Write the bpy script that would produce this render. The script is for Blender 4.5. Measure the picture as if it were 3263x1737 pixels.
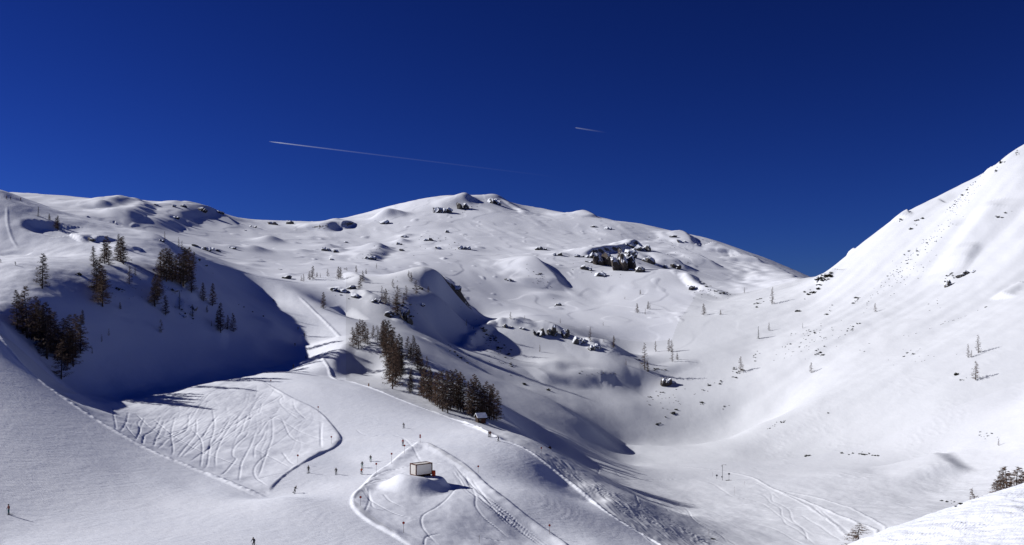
import bpy, bmesh, math, random
import numpy as np
from mathutils import Vector, Matrix, noise

for o in list(bpy.data.objects): bpy.data.objects.remove(o)
SC = bpy.context.scene
COL = SC.collection
# ------------------------------------------------------------------ camera
F, W, H = 2943.0, 3263.0, 1737.0
V0 = 1000.0                      # image row of the horizon
UC, VC = W/2, H/2
cam = bpy.data.cameras.new('camera'); camo = bpy.data.objects.new('camera', cam); COL.objects.link(camo)
cam.sensor_width = 36.0; cam.lens = 36.0*F/W
cam.clip_start = 0.5; cam.clip_end = 90000
camo.location = (0, 0, 0); camo.rotation_euler = (math.pi/2, 0, 0); cam.shift_y = (V0-VC)/W
SC.camera = camo
# ------------------------------------------------------------------ light
SUN_EL, SUN_AZ = math.radians(29.5), math.radians(-77.0)     # azimuth from the view direction, negative = left
sx, sy, sz = math.cos(SUN_EL)*math.sin(SUN_AZ), math.cos(SUN_EL)*math.cos(SUN_AZ), math.sin(SUN_EL)
w = bpy.data.worlds.new('World'); SC.world = w; w.use_nodes = True
nt = w.node_tree; nt.nodes.clear()
sky = nt.nodes.new('ShaderNodeTexSky'); sky.sky_type = 'NISHITA'; sky.sun_disc = False
sky.sun_elevation = SUN_EL; sky.sun_rotation = SUN_AZ
sky.altitude = 2300; sky.air_density = 1.0; sky.dust_density = 0.0; sky.ozone_density = 3.0
grade = nt.nodes.new('ShaderNodeMix'); grade.data_type = 'RGBA'; grade.blend_type = 'MULTIPLY'
grade.inputs[0].default_value = 1.0; grade.inputs[7].default_value = (0.050, 0.083, 0.232, 1)
gam = nt.nodes.new('ShaderNodeGamma'); gam.inputs[1].default_value = 1.6
bg = nt.nodes.new('ShaderNodeBackground'); bg.inputs[1].default_value = 0.05
wo = nt.nodes.new('ShaderNodeOutputWorld')
nt.links.new(sky.outputs[0], gam.inputs[0]); nt.links.new(gam.outputs[0], grade.inputs[6])
nt.links.new(grade.outputs[2], bg.inputs[0]); nt.links.new(bg.outputs[0], wo.inputs[0])
sl = bpy.data.lights.new('sun', 'SUN'); sl.energy = 4.9; sl.angle = math.radians(0.5); sl.color = (1.0, 0.935, 0.865)
so = bpy.data.objects.new('sun', sl); COL.objects.link(so)
so.rotation_euler = Vector((sx, sy, sz)).to_track_quat('Z', 'Y').to_euler()
vs = SC.view_settings; vs.view_transform = 'Standard'; vs.look = 'None'; vs.exposure = 0.34; vs.gamma = 1; vs.use_curve_mapping = False
SC.cycles.max_bounces = 5; SC.cycles.diffuse_bounces = 1; SC.cycles.use_denoising = True; SC.cycles.sample_clamp_indirect = 0.29
# ------------------------------------------------------------------ terrain
# survey lines of the valley: (u, v, y) = bearing and elevation as seen from the look-out, y = metres forward
LINES = [
 # skyline of the main mountain
 [(-900,640,1500),(-100,640,1500),(100,645,1450),(250,648,1450),(340,660,1400),(500,650,1300),(570,655,1280),(650,662,1250),(700,680,1230),(740,700,1230),
  (800,704,1300),(900,703,1400),(960,718,1480),(1060,700,1500),(1150,690,1500),(1200,683,1500),(1250,672,1500),(1300,658,1500),(1350,642,1520),
  (1400,627,1550),(1500,622,1600),(1560,624,1600),(1600,640,1600),(1650,665,1580),(1700,680,1560),(1860,675,1550),(1900,690,1550),(1950,702,1550),(2040,712,1550),
  (2100,728,1550),(2200,750,1500),(2300,775,1450),(2400,810,1400),(2500,855,1350),(2580,890,1300),(2700,960,1250),(3000,1050,1200),(3400,1050,1200),(4200,1050,1200)],
 [(-900,700,1900),(100,710,1800),(700,740,1600),(960,780,1850),(1500,700,2000),(1900,750,1950),(2300,850,1850),(2600,960,1700),(3300,1060,1600),(4200,1060,1600)],
 [(-900,900,3200),(700,900,3200),(1600,880,3200),(2600,960,3200),(4200,1000,3200)],
 # slopes of the main mountain
 [(560,770,820),(650,770,900),(800,780,1000),(1000,770,1120),(1200,760,1200),(1400,720,1300),(1600,710,1380),(1800,730,1380),(1950,750,1350),(2100,780,1330),(2300,830,1250),(2450,870,1200)],
 [(600,790,700),(700,830,760),(900,830,860),(1000,820,920),(1200,820,960),(1400,800,1050),(1600,790,1120),(1800,790,1150),(1900,800,1100),(2000,815,1080),(2200,850,1120),(2350,880,1120)],
 [(1100,860,790),(1300,860,850),(1500,880,880),(1700,870,950),(1850,860,980),(1960,860,1000),(2050,855,1010),(2150,860,980)],
 # cornice ridge to the saddle and the dip behind it
 [(2174,862,960),(2205,895,920),(2258,925,880),(2322,945,860),(2370,939,850),(2420,929,845),(2500,912,840),(2560,903,830)],
 [(2250,905,1020),(2350,915,1050),(2450,905,1080),(2550,905,1080)],
 # crest of the steep mountain on the right
 [(2600,880,825),(2640,866,820),(2700,815,810),(2780,755,800),(2860,698,780),(2890,682,780),(2960,655,770),(3060,612,760),(3100,590,750),(3150,545,740),(3220,497,730),(3263,486,720),(3500,425,700),(4200,330,680)],
 [(2700,950,1000),(2900,820,980),(3100,700,950),(3263,640,920),(3600,560,900),(4200,500,880)],
 # its flank
 [(4200,700,560),(3500,740,600),(3263,780,620),(3000,850,660),(2800,900,690),(2600,960,720),(2400,990,740),(2250,1000,770)],
 [(4200,900,470),(3500,940,500),(3263,990,520),(3000,1050,550),(2800,1090,570),(2600,1110,600),(2400,1120,640),(2200,1130,650),(2000,1130,670)],
 [(4200,1200,350),(3500,1220,380),(3263,1250,420),(3000,1280,440),(2800,1280,470),(2600,1280,500),(2480,1300,548),(2350,1320,560),(2200,1290,575),(2050,1240,600)],
 [(2420,1350,500),(2322,1396,490),(2210,1418,485),(2120,1421,483),(2033,1420,480),(1980,1432,468),(1900,1425,440)],
 [(2420,1368,516),(2300,1411,511),(2150,1425,510),(2030,1421,506),(1940,1400,488)],
 [(3500,1420,310),(3263,1440,345),(3080,1430,380),(2950,1475,385),(2800,1430,420),(2600,1410,450),(2450,1430,455),(2300,1460,440),(2150,1480,430),(2000,1480,430)],
 [(3263,1580,290),(3100,1590,300),(3000,1560,330),(2900,1520,350),(2700,1500,375),(2500,1520,380),(2300,1540,375),(2150,1550,370),(2020,1550,350)],
 [(3000,1680,240),(2700,1640,280),(2500,1630,300),(2300,1640,300),(2150,1640,300)],
 # near bank, bottom right
 [(2690,1739,72),(2800,1700,72),(2900,1660,72),(3050,1610,72),(3150,1581,72),(3263,1550,72),(3600,1460,75),(4200,1350,80)],
 [(2600,1850,62),(2800,1800,60),(3000,1737,58),(3263,1690,56),(4200,1600,55)],
 [(2650,1800,105),(2850,1780,115),(3050,1750,125),(3263,1700,130),(4200,1550,140)],
 [(2700,1830,160),(2900,1790,180),(3100,1740,200),(3400,1650,220)],
 [(2450,1950,72),(2600,1850,90)],
 [(-900,1950,26),(0,2050,26),(1600,2150,26),(3200,2000,26),(4200,1950,26)],
 [(-900,1800,60),(0,1850,62),(1000,2050,65),(1600,2150,68),(2200,2150,68)],
 [(-900,1600,110),(0,1780,115),(600,1880,115),(1200,1900,120),(1700,1900,130),(2100,1900,150),(2400,1880,160)],
 # floor of the picture: the wide piste
 [(-300,1690,130),(0,1737,140),(400,1737,146),(800,1737,154),(1200,1725,164),(1500,1720,176),(1700,1720,190),(1900,1730,193),(2050,1730,206),(2250,1737,235),(2500,1720,255)],
 [(-300,1540,158),(28,1640,156),(250,1620,168),(500,1610,178),(750,1600,184),(918,1583,188),(1080,1600,188),(1250,1600,190),(1500,1580,200),(1650,1565,212),(1750,1580,218),(1850,1610,225),(1980,1640,228)],
 [(-300,1250,205),(0,1350,202),(200,1450,196),(400,1510,196),(600,1550,196),(800,1590,190)],
 # edge of the big left piste
 [(-300,900,320),(-100,1000,292),(0,1075,274),(60,1150,261),(130,1215,251),(200,1265,243),(320,1345,232),(470,1430,221),(640,1500,211),(850,1590,193)],
 # hollow behind it, with the off-piste tracks
 [(180,1252,262),(300,1300,262),(450,1360,250),(600,1430,236),(750,1490,222),(880,1540,208)],
 [(260,1262,286),(400,1290,290),(550,1285,300),(700,1265,315),(850,1240,333),(1000,1225,343),(1150,1240,345)],
 [(300,1264,297),(400,1272,304),(500,1256,317),(600,1233,333),(700,1217,349),(800,1203,363),(900,1186,380),(980,1166,398)],
 [(550,1350,272),(750,1350,275),(900,1370,270),(1050,1380,268),(1200,1380,270),(1350,1390,268),(1480,1365,286)],
 [(750,1440,238),(950,1470,232),(1100,1460,240),(1250,1460,238),(1400,1450,240),(1550,1470,238),(1680,1470,248)],
 [(1165,1510,224),(1000,1548,208),(1300,1530,208),(1450,1530,212),(1600,1530,222)],
 # foot of the shaded hill
 [(-300,930,345),(-100,960,315),(0,1025,298),(60,1085,299),(120,1140,300),(190,1205,303),(280,1246,309),(380,1262,318),(480,1240,332),(600,1216,350),(720,1202,367),(840,1184,386),(920,1150,425),(960,1100,460),(955,1060,490)],
 # its face
 [(-100,950,312),(0,985,318),(100,1035,322),(200,1095,324),(300,1130,332),(400,1150,342),(500,1150,357),(600,1130,377),(700,1110,402),(800,1080,430),(880,1040,468)],
 [(0,940,332),(100,950,338),(200,975,345),(300,985,358),(400,995,372),(500,995,390),(600,990,412),(700,990,435),(800,1000,470),(860,1000,500)],
 # its brow and the terrace above
 [(-300,900,350),(0,905,345),(50,880,355),(120,862,368),(200,850,385),(290,845,400),(380,860,410),(460,865,420),(540,870,437),(620,885,458),(700,915,487),(780,945,520)],
 [(-300,800,440),(0,815,445),(150,812,450),(300,805,455),(380,800,462),(450,800,475),(530,810,492)],
 # crest of the hill
 [(-300,560,540),(0,610,520),(106,655,520),(193,688,520),(321,724,520),(427,743,525),(513,752,530),(578,797,538),(629,823,550),(720,850,585),(802,873,615),(906,894,645),(960,899,665)],
 [(-300,600,640),(0,660,640),(200,730,630),(400,770,620),(550,800,620),(650,840,650),(780,870,680)],
 # piste that comes round the hill
 [(660,862,530),(720,890,558),(800,925,572),(870,955,568),(950,985,548),(1020,1020,515),(1075,1072,455),(1040,1110,430),(980,1150,412),(900,1185,398)],
 [(850,900,590),(950,940,575),(1020,975,560),(1080,1010,530),(1130,1045,500)],
 # wooded knoll
 [(1060,1125,425),(1095,1092,432),(1150,1083,438),(1220,1088,440),(1290,1112,430),(1350,1140,422),(1400,1172,410),(1460,1210,400),(1520,1250,388),(1570,1295,374),(1610,1345,350)],
 [(1095,1130,415),(1150,1160,408),(1220,1180,402),(1290,1200,392),(1350,1240,378),(1420,1270,365),(1500,1310,348)],
 [(1045,1160,402),(1060,1195,386),(1110,1215,376),(1180,1232,362),(1260,1260,350),(1340,1290,336),(1420,1325,322),(1500,1350,308),(1570,1365,298),(1650,1385,288),(1720,1415,278),(1760,1445,268)],
 [(1200,1080,480),(1300,1110,472),(1400,1170,460),(1500,1230,448),(1600,1292,424),(1700,1345,412),(1800,1390,405)],
 # shoulder right of the plateau
 [(1850,1500,292),(1930,1530,312),(2000,1560,320)],
 [(1900,1600,240),(1800,1500,256),(2050,1690,222)],
 [(1700,1400,384),(1780,1430,384),(1860,1460,385),(1950,1482,388)],
 # middle terraces
 [(1000,885,690),(1100,885,690),(1200,880,700),(1300,865,700),(1340,855,700),(1390,866,695),(1430,900,705),(1465,925,712)],
 [(980,905,640),(1100,915,640),(1200,915,645),(1300,905,660)],
 [(1066,985,585),(1150,970,600),(1200,965,600),(1270,985,600),(1330,990,610),(1380,960,640),(1420,960,660)],
 [(1140,1022,555),(1250,1030,570),(1320,1040,585),(1400,1062,620),(1450,1042,680),(1500,1000,725),(1560,972,772),(1510,938,800)],
 [(1170,1040,515),(1300,1062,528),(1400,1105,545),(1500,1160,550),(1560,1190,550),(1650,1225,548),(1700,1240,545),(1800,1300,494),(1880,1360,470)],
 [(1560,1020,700),(1620,960,820),(1750,960,850),(1900,950,880),(2100,950,860)],
 [(1480,1110,610),(1530,1058,645),(1600,1028,665),(1700,1033,665),(1780,1052,658),(1850,1085,645),(1920,1098,640)],
 [(1600,1012,715),(1700,1005,735),(1850,1030,740),(2000,1050,730)],
 [(1560,1110,605),(1640,1095,630),(1720,1100,632),(1800,1120,628),(1860,1135,625)],
 [(1640,1130,610),(1700,1150,600),(1760,1150,600)],
 [(1600,1180,565),(1680,1185,575),(1780,1195,585),(1880,1200,595),(1980,1180,610)],
 [(1780,1285,528),(1900,1300,545),(2000,1290,560)],
]
def sample_lines():
    P = []
    for L in LINES:
        for (a, b) in zip(L[:-1], L[1:]):
            n = max(1, int(round(abs(math.hypot(b[0]-a[0], b[1]-a[1]))/70)))
            for i in range(n):
                f = i/n; P.append(tuple(a[k]*(1-f)+b[k]*f for k in range(3)))
        P.append(L[-1])
    return np.array(P)
P = sample_lines()
PX, PL, PT = (P[:,0]-UC)/F, np.log(P[:,2]), (V0-P[:,1])/F
def kern(r2): return 0.5*r2*np.log(r2+1e-12)
n = len(P); A = np.zeros((n+3, n+3))
A[:n,:n] = kern((PX[:,None]-PX)**2+(PL[:,None]-PL)**2) + np.eye(n)*8e-6
Q = np.stack([np.ones(n), PX, PL], 1); A[:n,n:] = Q; A[n:,:n] = Q.T
sol = np.linalg.solve(A, np.concatenate([PT, np.zeros(3)]))
def base_t(X, Lg):      # X, Lg same-shape arrays
    out = sol[n]+sol[n+1]*X+sol[n+2]*Lg
    flat = out.ravel(); xf, lf = X.ravel(), Lg.ravel()
    for i in range(0, len(xf), 20000):
        s = slice(i, i+20000)
        flat[s] += kern((xf[s,None]-PX)**2+(lf[s,None]-PL)**2) @ sol[:n]
    return flat.reshape(X.shape)
# grid of bearings (columns) and distances (rows)
us = np.concatenate([np.linspace(-900,-60,26)[:-1], np.linspace(-60,3323,1110), np.linspace(3323,4200,26)[1:]])
ys = np.exp(np.concatenate([np.linspace(math.log(24),math.log(44),10)[:-1], np.linspace(math.log(44),math.log(78),150)[:-1], np.linspace(math.log(78),math.log(130),50)[:-1], np.linspace(math.log(130),math.log(480),470)[:-1],
                            np.linspace(math.log(480),math.log(1750),420)[:-1], np.linspace(math.log(1750),math.log(3300),24)]))
XS = (us-UC)/F; LS = np.log(ys)
# coarse evaluation, then bicubic resampling onto the grid
cx = np.linspace(XS[0]-.01, XS[-1]+.01, 150); cl = np.linspace(LS[0]-.02, LS[-1]+.02, 330)
CT = base_t(*np.meshgrid(cx, cl))
def resample(M, c, q, axis):
    h = c[1]-c[0]; f = (q-c[0])/h; i = np.clip(f.astype(int), 1, len(c)-3); f = f-i
    w = [-.5*f+f**2-.5*f**3, 1-2.5*f**2+1.5*f**3, .5*f+2*f**2-1.5*f**3, -.5*f**2+.5*f**3]
    M = np.moveaxis(M, axis, 0); s = (len(q),)+(1,)*(M.ndim-1)
    return np.moveaxis(sum(w[k].reshape(s)*M[i+k-1] for k in range(4)), 0, axis)
T = resample(resample(CT, cl, LS, 0), cx, XS, 1)
YG = np.broadcast_to(ys[:,None], T.shape); XG = XS[None,:]*YG
ZG = T*YG
# ---- small forms of the ground ------------------------------------------------
rng = np.random.RandomState(11)
_perm = rng.permutation(4096); _g = rng.rand(4096)*2*math.pi
_gx, _gy = np.cos(_g), np.sin(_g)
def perlin(x, y, seed=0):
    xi, yi = np.floor(x).astype(np.int64), np.floor(y).astype(np.int64)
    xf, yf = x-xi, y-yi
    def gr(ix, iy, dx, dy):
        h = _perm[(_perm[(ix+seed*57) & 4095]+iy) & 4095]
        return _gx[h]*dx+_gy[h]*dy
    u_, v_ = xf*xf*xf*(xf*(xf*6-15)+10), yf*yf*yf*(yf*(yf*6-15)+10)
    a = gr(xi,yi,xf,yf)*(1-u_)+gr(xi+1,yi,xf-1,yf)*u_
    b = gr(xi,yi+1,xf,yf-1)*(1-u_)+gr(xi+1,yi+1,xf-1,yf-1)*u_
    return 1.5*(a*(1-v_)+b*v_)
def fbm(x, y, oct=4, seed=0, gain=.5):
    return sum(gain**k*perlin(x*2**k, y*2**k, seed+k*3) for k in range(oct))
def sstep(a, b, x):
    t = np.clip((x-a)/(b-a), 0, 1); return t*t*(3-2*t)
UG = UC+F*XG/YG                      # bearing column of each ground point
# where a bearing and elevation seen from the look-out meet the ground
def make_hit(Z):
    VV = V0-F*Z/YG; RM = np.minimum.accumulate(np.vstack([np.full((1,Z.shape[1]), 1e9), VV[:-1]]), 0)
    vis = VV < RM
    def col(c, v, ymin, ymax):
        ok = np.nonzero(vis[:,c] & (VV[:,c] <= v) & (ys >= ymin))[0]
        if len(ok) == 0: return ys[int(np.argmin(np.where((ys >= ymin) & (ys <= ymax), VV[:,c], 9e9)))]
        k = int(ok[0]); y = ys[k]
        if k > 0 and VV[k-1,c] > v and VV[k-1,c] > VV[k,c]:
            f = (VV[k-1,c]-v)/(VV[k-1,c]-VV[k,c]); y = ys[k-1]*(1-f)+ys[k]*f
        return y
    def hit(u, v, ymin=0, ymax=9e9):
        c = int(np.clip(np.searchsorted(us, u), 1, len(us)-1)); f = float(np.clip((u-us[c-1])/(us[c]-us[c-1]), 0, 1))
        ya, yb = col(c-1, v, ymin, ymax), col(c, v, ymin, ymax)
        y = ya*(1-f)+yb*f if abs(ya-yb) < .04*ya else (ya if f < .5 else yb)
        return ((u-UC)/F*y, y)
    return hit
hit = make_hit(ZG)
def smooth_poly(p, n=6):
    p = [np.array(q, float) for q in p]
    if len(p) < 3: return p
    q = [2*p[0]-p[1]]+p+[2*p[-1]-p[-2]]; out = []
    for i in range(1, len(q)-2):
        for k in range(n):
            t = k/n
            out.append(.5*((2*q[i])+(-q[i-1]+q[i+1])*t+(2*q[i-1]-5*q[i]+4*q[i+1]-q[i+2])*t*t+(-q[i-1]+3*q[i]-3*q[i+1]+q[i+2])*t**3))
    out.append(p[-1]); return out
DZ = np.zeros_like(ZG)
LSL = np.log(ys)
def stroke(pts_uv, wl, wr, h, world=False, jit=0.0, n=6, taper=0.15, ymin=0, wob=0.0, skew=0):
    """raise (h>0) or cut (h<0) a line on the ground; wl / wr = width on the left / right of its direction"""
    sm = smooth_poly(pts_uv, n)
    pw = [np.array(q) if world else np.array(hit(q[0], q[1], ymin)) for q in sm]
    keep = [pw[0]]
    for q in pw[1:]:
        if np.linalg.norm(q-keep[-1]) > .05: keep.append(q)
    pw = keep
    if len(pw) < 2: return
    seg = [np.linalg.norm(b-a) for a, b in zip(pw[:-1], pw[1:])]; tot = sum(seg)
    pad = max(wl, wr)*1.05+wob
    xs_, ys_ = [q[0] for q in pw], [q[1] for q in pw]
    r0, r1 = np.searchsorted(ys, min(ys_)-pad), np.searchsorted(ys, max(ys_)+pad)
    best = {}
    acc = 0
    D = None
    umn = min(q[0]/q[1] for q in pw); umx = max(q[0]/q[1] for q in pw); yy = max(min(ys_)-pad, 20)
    c0, c1 = np.searchsorted(XS, umn-pad/yy), np.searchsorted(XS, umx+pad/yy)
    if r1-r0 < 1 or c1-c0 < 1: return
    D = np.full((r1-r0, c1-c0), 1e9); S = np.zeros_like(D); AL = np.zeros_like(D)
    for a, b, L in zip(pw[:-1], pw[1:], seg):
        rr0, rr1 = np.searchsorted(ys, min(a[1],b[1])-pad)-r0, np.searchsorted(ys, max(a[1],b[1])+pad)-r0
        ya = max(min(a[1],b[1])-pad, 20)
        cc0, cc1 = np.searchsorted(XS, min(a[0]/a[1],b[0]/b[1])-pad/ya)-c0, np.searchsorted(XS, max(a[0]/a[1],b[0]/b[1])+pad/ya)-c0
        rr0, cc0 = max(rr0,0), max(cc0,0)
        X_, Y_ = XG[r0+rr0:r0+rr1, c0+cc0:c0+cc1], YG[r0+rr0:r0+rr1, c0+cc0:c0+cc1]
        if X_.size:
            dx, dy = (b-a)/L
            t = np.clip((X_-a[0])*dx+(Y_-a[1])*dy, 0, L)
            ex, ey = X_-a[0]-t*dx, Y_-a[1]-t*dy
            d = np.hypot(ex, ey); side = np.where(dx*ey-dy*ex > 0, 1, -1)
            sub = D[rr0:rr1, cc0:cc1]; m_ = d < sub
            sub[m_] = d[m_]; S[rr0:rr1, cc0:cc1][m_] = side[m_]; AL[rr0:rr1, cc0:cc1][m_] = (acc+t)[m_]
        acc += L
    X_, Y_ = XG[r0:r1, c0:c1], YG[r0:r1, c0:c1]
    wdt = np.where(S > 0, wl, wr)
    if wob: wdt = wdt*(1+.3*perlin(X_/(wob*1.6), Y_/(wob*1.6), 5))
    t = np.clip(D/wdt, 0, 1); g = (1-t)**2*(1+2*t)
    tp = np.clip(np.minimum(AL, tot-AL)/(taper*tot+1e-6), 0, 1) if taper > 0 else 1
    if jit: g = g*(1+jit*perlin(X_/(pad*.8), Y_/(pad*.8), 9))
    DZ[r0:r1, c0:c1] += np.where(D < 1e8, h*g*np.minimum(tp,1), 0)
def bump(u, v, rx, ry, h, ymin=0):
    x0, y0 = hit(u, v, ymin)
    r0, r1 = np.searchsorted(ys, y0-3*ry), np.searchsorted(ys, y0+3*ry)
    X_, Y_ = XG[r0:r1], YG[r0:r1]
    DZ[r0:r1] += h*np.exp(-((X_-x0)/rx)**2-((Y_-y0)/ry)**2)
def poly_mask(poly):
    """points whose bearing / elevation fall inside a surveyed outline"""
    VV = V0-F*ZG/YG; inside = np.zeros(UG.shape, bool)
    for (x1, y1), (x2, y2) in zip(poly, poly[1:]+poly[:1]):
        if y1 == y2: continue
        inside ^= ((VV > y1) != (VV > y2)) & (UG < (x2-x1)*(VV-y1)/(y2-y1)+x1)
    return inside
def z_(k, ox, oy, pts, s=3.116): return [(ox+a/s, oy+b/s) for a, b in pts]
# groomed pistes
PISTE_L = [(-400,700),(0,1075),(60,1150),(130,1215),(200,1265),(320,1345),(470,1430),(640,1500),(850,1572),(880,1534),(938,1490),(1009,1451),(1057,1429),(1079,1409),(1082,1393),(1057,1358),(1025,1323),(989,1297),(928,1269),(871,1237),(832,1218),(800,1213),
   (780,1196),(850,1180),(900,1160),(950,1130),(960,1060),(880,1020),(700,900),(640,850),(629,823),(802,877),(906,897),(951,945),(1020,1010),(1082,1073),(1070,1120),(1044,1182),(1076,1211),(1121,1218),(1175,1234),(1249,1263),(1313,1288),(1410,1326),(1493,1352),(1577,1390),(1648,1419),(1696,1445),(1754,1490),(1793,1522),
   (1857,1573),(1905,1611),(1985,1666),(2081,1724),(2130,1760),(1830,1760),(1793,1730),(1728,1682),(1664,1631),(1600,1573),(1538,1528),(1490,1490),(1442,1457),(1378,1422),(1339,1408),(1289,1443),(1249,1477),(1198,1509),(1159,1544),(1134,1570),(1126,1595),(1134,1621),(1159,1647),(1201,1676),(1265,1711),(1340,1760),(1340,2600),(-400,2600)]
GRM = poly_mask(PISTE_L) & (YG < 640) & (YG > 90)
gm = GRM.astype(np.float32)
for _ in range(3):
    gm[1:-1,1:-1] = (gm[:-2,1:-1]+gm[2:,1:-1]+gm[1:-1,:-2]+gm[1:-1,2:]+gm[1:-1,1:-1])/5
far = sstep(480, 900, YG); mid = sstep(330, 480, YG)
right = sstep(2150, 2700, UG)*sstep(90, 300, YG)
# rolling, wind-packed forms
DZ += far*(1-.75*right)*(3.0*fbm(XG/130, YG/170, 3, 1, .38)+.22*perlin(XG/22, YG/30, 6))
lump = perlin(XG/26+3, YG/34, 12); lump2 = perlin(XG/60, YG/70, 33)
DZ += far*(1-right)*4.5*np.maximum(0, lump-.50)*sstep(.1,.4,lump2)
lu4 = fbm(XG/48+1, YG/64, 2, 84); DZ += far*(1-right)*.35*sstep(.0,.16,lu4)
lu5 = perlin((XG+.3*YG)/16, YG/70, 85); DZ += far*(1-right)*.5*lu5*sstep(-.1,.3,perlin(XG/90,YG/110,86))
lu3 = perlin(XG/11+9, YG/15, 81); DZ += far*(1-right)*2.6*np.maximum(0, lu3-.52)*sstep(.15,.4,perlin(XG/80+4,YG/90,82))
DZ += mid*(1-far)*(1-gm)*(1-.8*right)*.3*fbm(XG/32, YG/38, 3, 2, .4)
# couloirs and ribs down the steep flank
fall = XG*.83+YG*.15; across = -XG*.35+YG*.9
DZ += right*sstep(380,600,YG)*(1.7*perlin(across/30, fall/150, 21)+.55*perlin(across/10, fall/80, 22)+.25*perlin(XG/9,YG/12,23))
nearw = .25+.75*sstep(430,300,YG)
DZ += nearw*sstep(100,160,YG)*(1-gm)*.16*fbm(XG/7, YG/9, 3, 3)*(1-far)
DZ += nearw*sstep(100,160,YG)*(1-gm)*(1-far)*.4*fbm(XG/22, YG/26, 2, 30)
DZ += gm*(.025*fbm(XG/4, YG/8, 3, 4)+.12*perlin(XG/34, YG/40, 31))
# wind ripples on the lower right flank
rip = perlin(XG/1.6+YG/9, YG/5, 41); DZ += sstep(2250,2500,UG)*sstep(260,320,YG)*sstep(560,470,YG)*.14*np.maximum(0,rip)*sstep(0,.4,perlin(XG/24,YG/24,42))
# near bank: lumpy, skied
nb = sstep(100,85,YG)*sstep(40,55,YG)
DZ += nb*(.12*fbm(XG/1.3+YG/5, YG/2.6, 4, 7)+.25*perlin(XG/6, YG/7, 8))
# shaded hill: small ledges
hillm = sstep(980,800,UG)*sstep(300,330,YG)*sstep(640,560,YG)*(1-gm)
DZ += hillm*(.55*fbm(XG/18, YG/20, 3, 14, .4)+.05*perlin(XG/3.4, YG/4, 15))
# upper pistes on the hill
# --- ridges: gentle on the weather side, steep in the lee --------------------
R = lambda p, wl, wr, h, **k: stroke(p, wl, wr, h, **k)
R([((u_-UC)/F*y_, y_) for u_, y_ in [(452,1170),(400,1110),(340,1050),(285,1000)]], 24, 60, 8, world=True)
R([(455,660),(430,690),(400,712),(385,735)], 24, 60, 8, wob=16,ymin=760)
R([(655,664),(600,674),(545,697),(500,714),(455,740)], 34, 60, 8, wob=18,ymin=760)
R([(745,706),(700,692),(655,674)], 40, 50, 4, wob=18,ymin=760)
R([(455,700),(500,672),(560,660),(640,668),(720,690)], 20, 25, 1.5, jit=.9, wob=9,ymin=760)
for (u, v, rx, ry, h) in [(858,768,14,22,8),(806,800,13,20,6),(1225,693,15,22,13),(1266,688,16,20,8),(1070,706,16,22,7),(1045,790,14,18,5),(1085,802,12,14,4),(1278,770,10,14,6),(1290,752,9,12,4),
     (1460,640,22,26,9),(1485,636,14,22,10),(1585,630,18,20,7),(1420,650,22,26,5),(1000,760,16,20,3),(1190,800,18,20,6),(960,805,10,12,3),(1310,900,14,16,3),(1725,790,14,16,4),(1780,810,12,14,4),(1500,795,16,18,3),(1440,785,14,16,3),
     (1740,950,14,12,4),(1700,870,24,30,6),(1000,845,9,12,2),(1700,855,20,20,3),(630,790,9,12,3),(660,800,8,10,3),(690,798,8,10,2.5),(735,792,9,10,3),(800,845,9,10,2),(920,890,6,7,2)]:
    bump(u, v, rx, ry, h*.8, 700)
R([(1031,737),(1060,727),(1112,727)], 60, 18, 9, wob=14)
R([(1216,784),(1200,808),(1158,830)], 20, 50, 6, wob=12)
R([(2190,860),(2150,838),(2090,818),(2030,800),(1990,790)], 50, 16, 8, wob=10)
R([(2290,860),(2200,815),(2130,790),(2050,765)], 80, 20, 7, wob=14)
R([(2203,790),(2185,760),(2158,745)], 60, 18, 7, wob=10)
R([(2340,815),(2290,790),(2261,781)], 60, 18, 6, wob=10)
R([(2420,850),(2380,825),(2320,812)], 60, 18, 6, wob=10)
R([(2530,905),(2470,865),(2400,832)], 70, 24, 9, wob=12)
R([(1790,932),(1760,900),(1720,870),(1675,828)], 60, 14, 6, wob=14)
R([(1600,640),(1640,664),(1680,682)], 40, 14, 4, wob=8)
R([(1860,676),(1900,694)], 10, 30, 4)
R([(2322,946),(2258,926),(2210,905),(2180,866)], 10, 14, 4, wob=6, ymin=780)
R([(2046,800),(1990,800),(1930,798),(1880,806),(1840,814)], 12, 50, 8, wob=8)
R([(3112,785),(3080,830),(3050,870),(3010,905)], 8, 26, 2.0)
R([(2900,680),(2880,690),(2858,708)], 14, 14, 3.4)
R([(3080,602),(3040,622),(3000,642)], 16, 16, -3)
R([(3150,545),(3135,560)], 9, 9, 2.5)
R([(2720,800),(2700,815)], 10, 10, 2)
R([(2665,862),(2640,880),(2600,900)], 16, 12, 3.5, wob=6)
R([(3060,700),(2960,820),(2900,880)], 22, 22, 2.5)
R([(3170,640),(3120,720),(3060,800),(3000,870)], 26, 16, 4.5)
R([(3263,900),(3180,950)], 14, 8, 3, wob=6)
R([(3040,1520),(2985,1485),(2950,1465)], 26, 10, 3.5)
R([(1112,1088),(1085,1120),(1060,1160),(1056,1200)], 8, 16, 2.2)
bump(1175,1165,9,12,-3.0)
# hill: dark hollows and little shoulders
R([(210,752),(190,740),(160,730),(130,722),(128,700)], 10, 24, -3.6)
R([(240,765),(290,760),(330,770)], 14, 8, 2.6)
R([(340,800),(400,792),(450,800)], 12, 10, 1.6)
R([(22,656),(24,714),(38,759),(58,791)], 1.2, 1.0, .25)
R([(580,905),(620,930),(650,955)], 10, 16, 1.6, wob=4)
R([(0,812),(40,806),(95,808)], 5, 4, -.6)
R([(560,960),(620,1000),(690,1050),(730,1075)], 8, 14, 1.4, wob=4)
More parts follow.
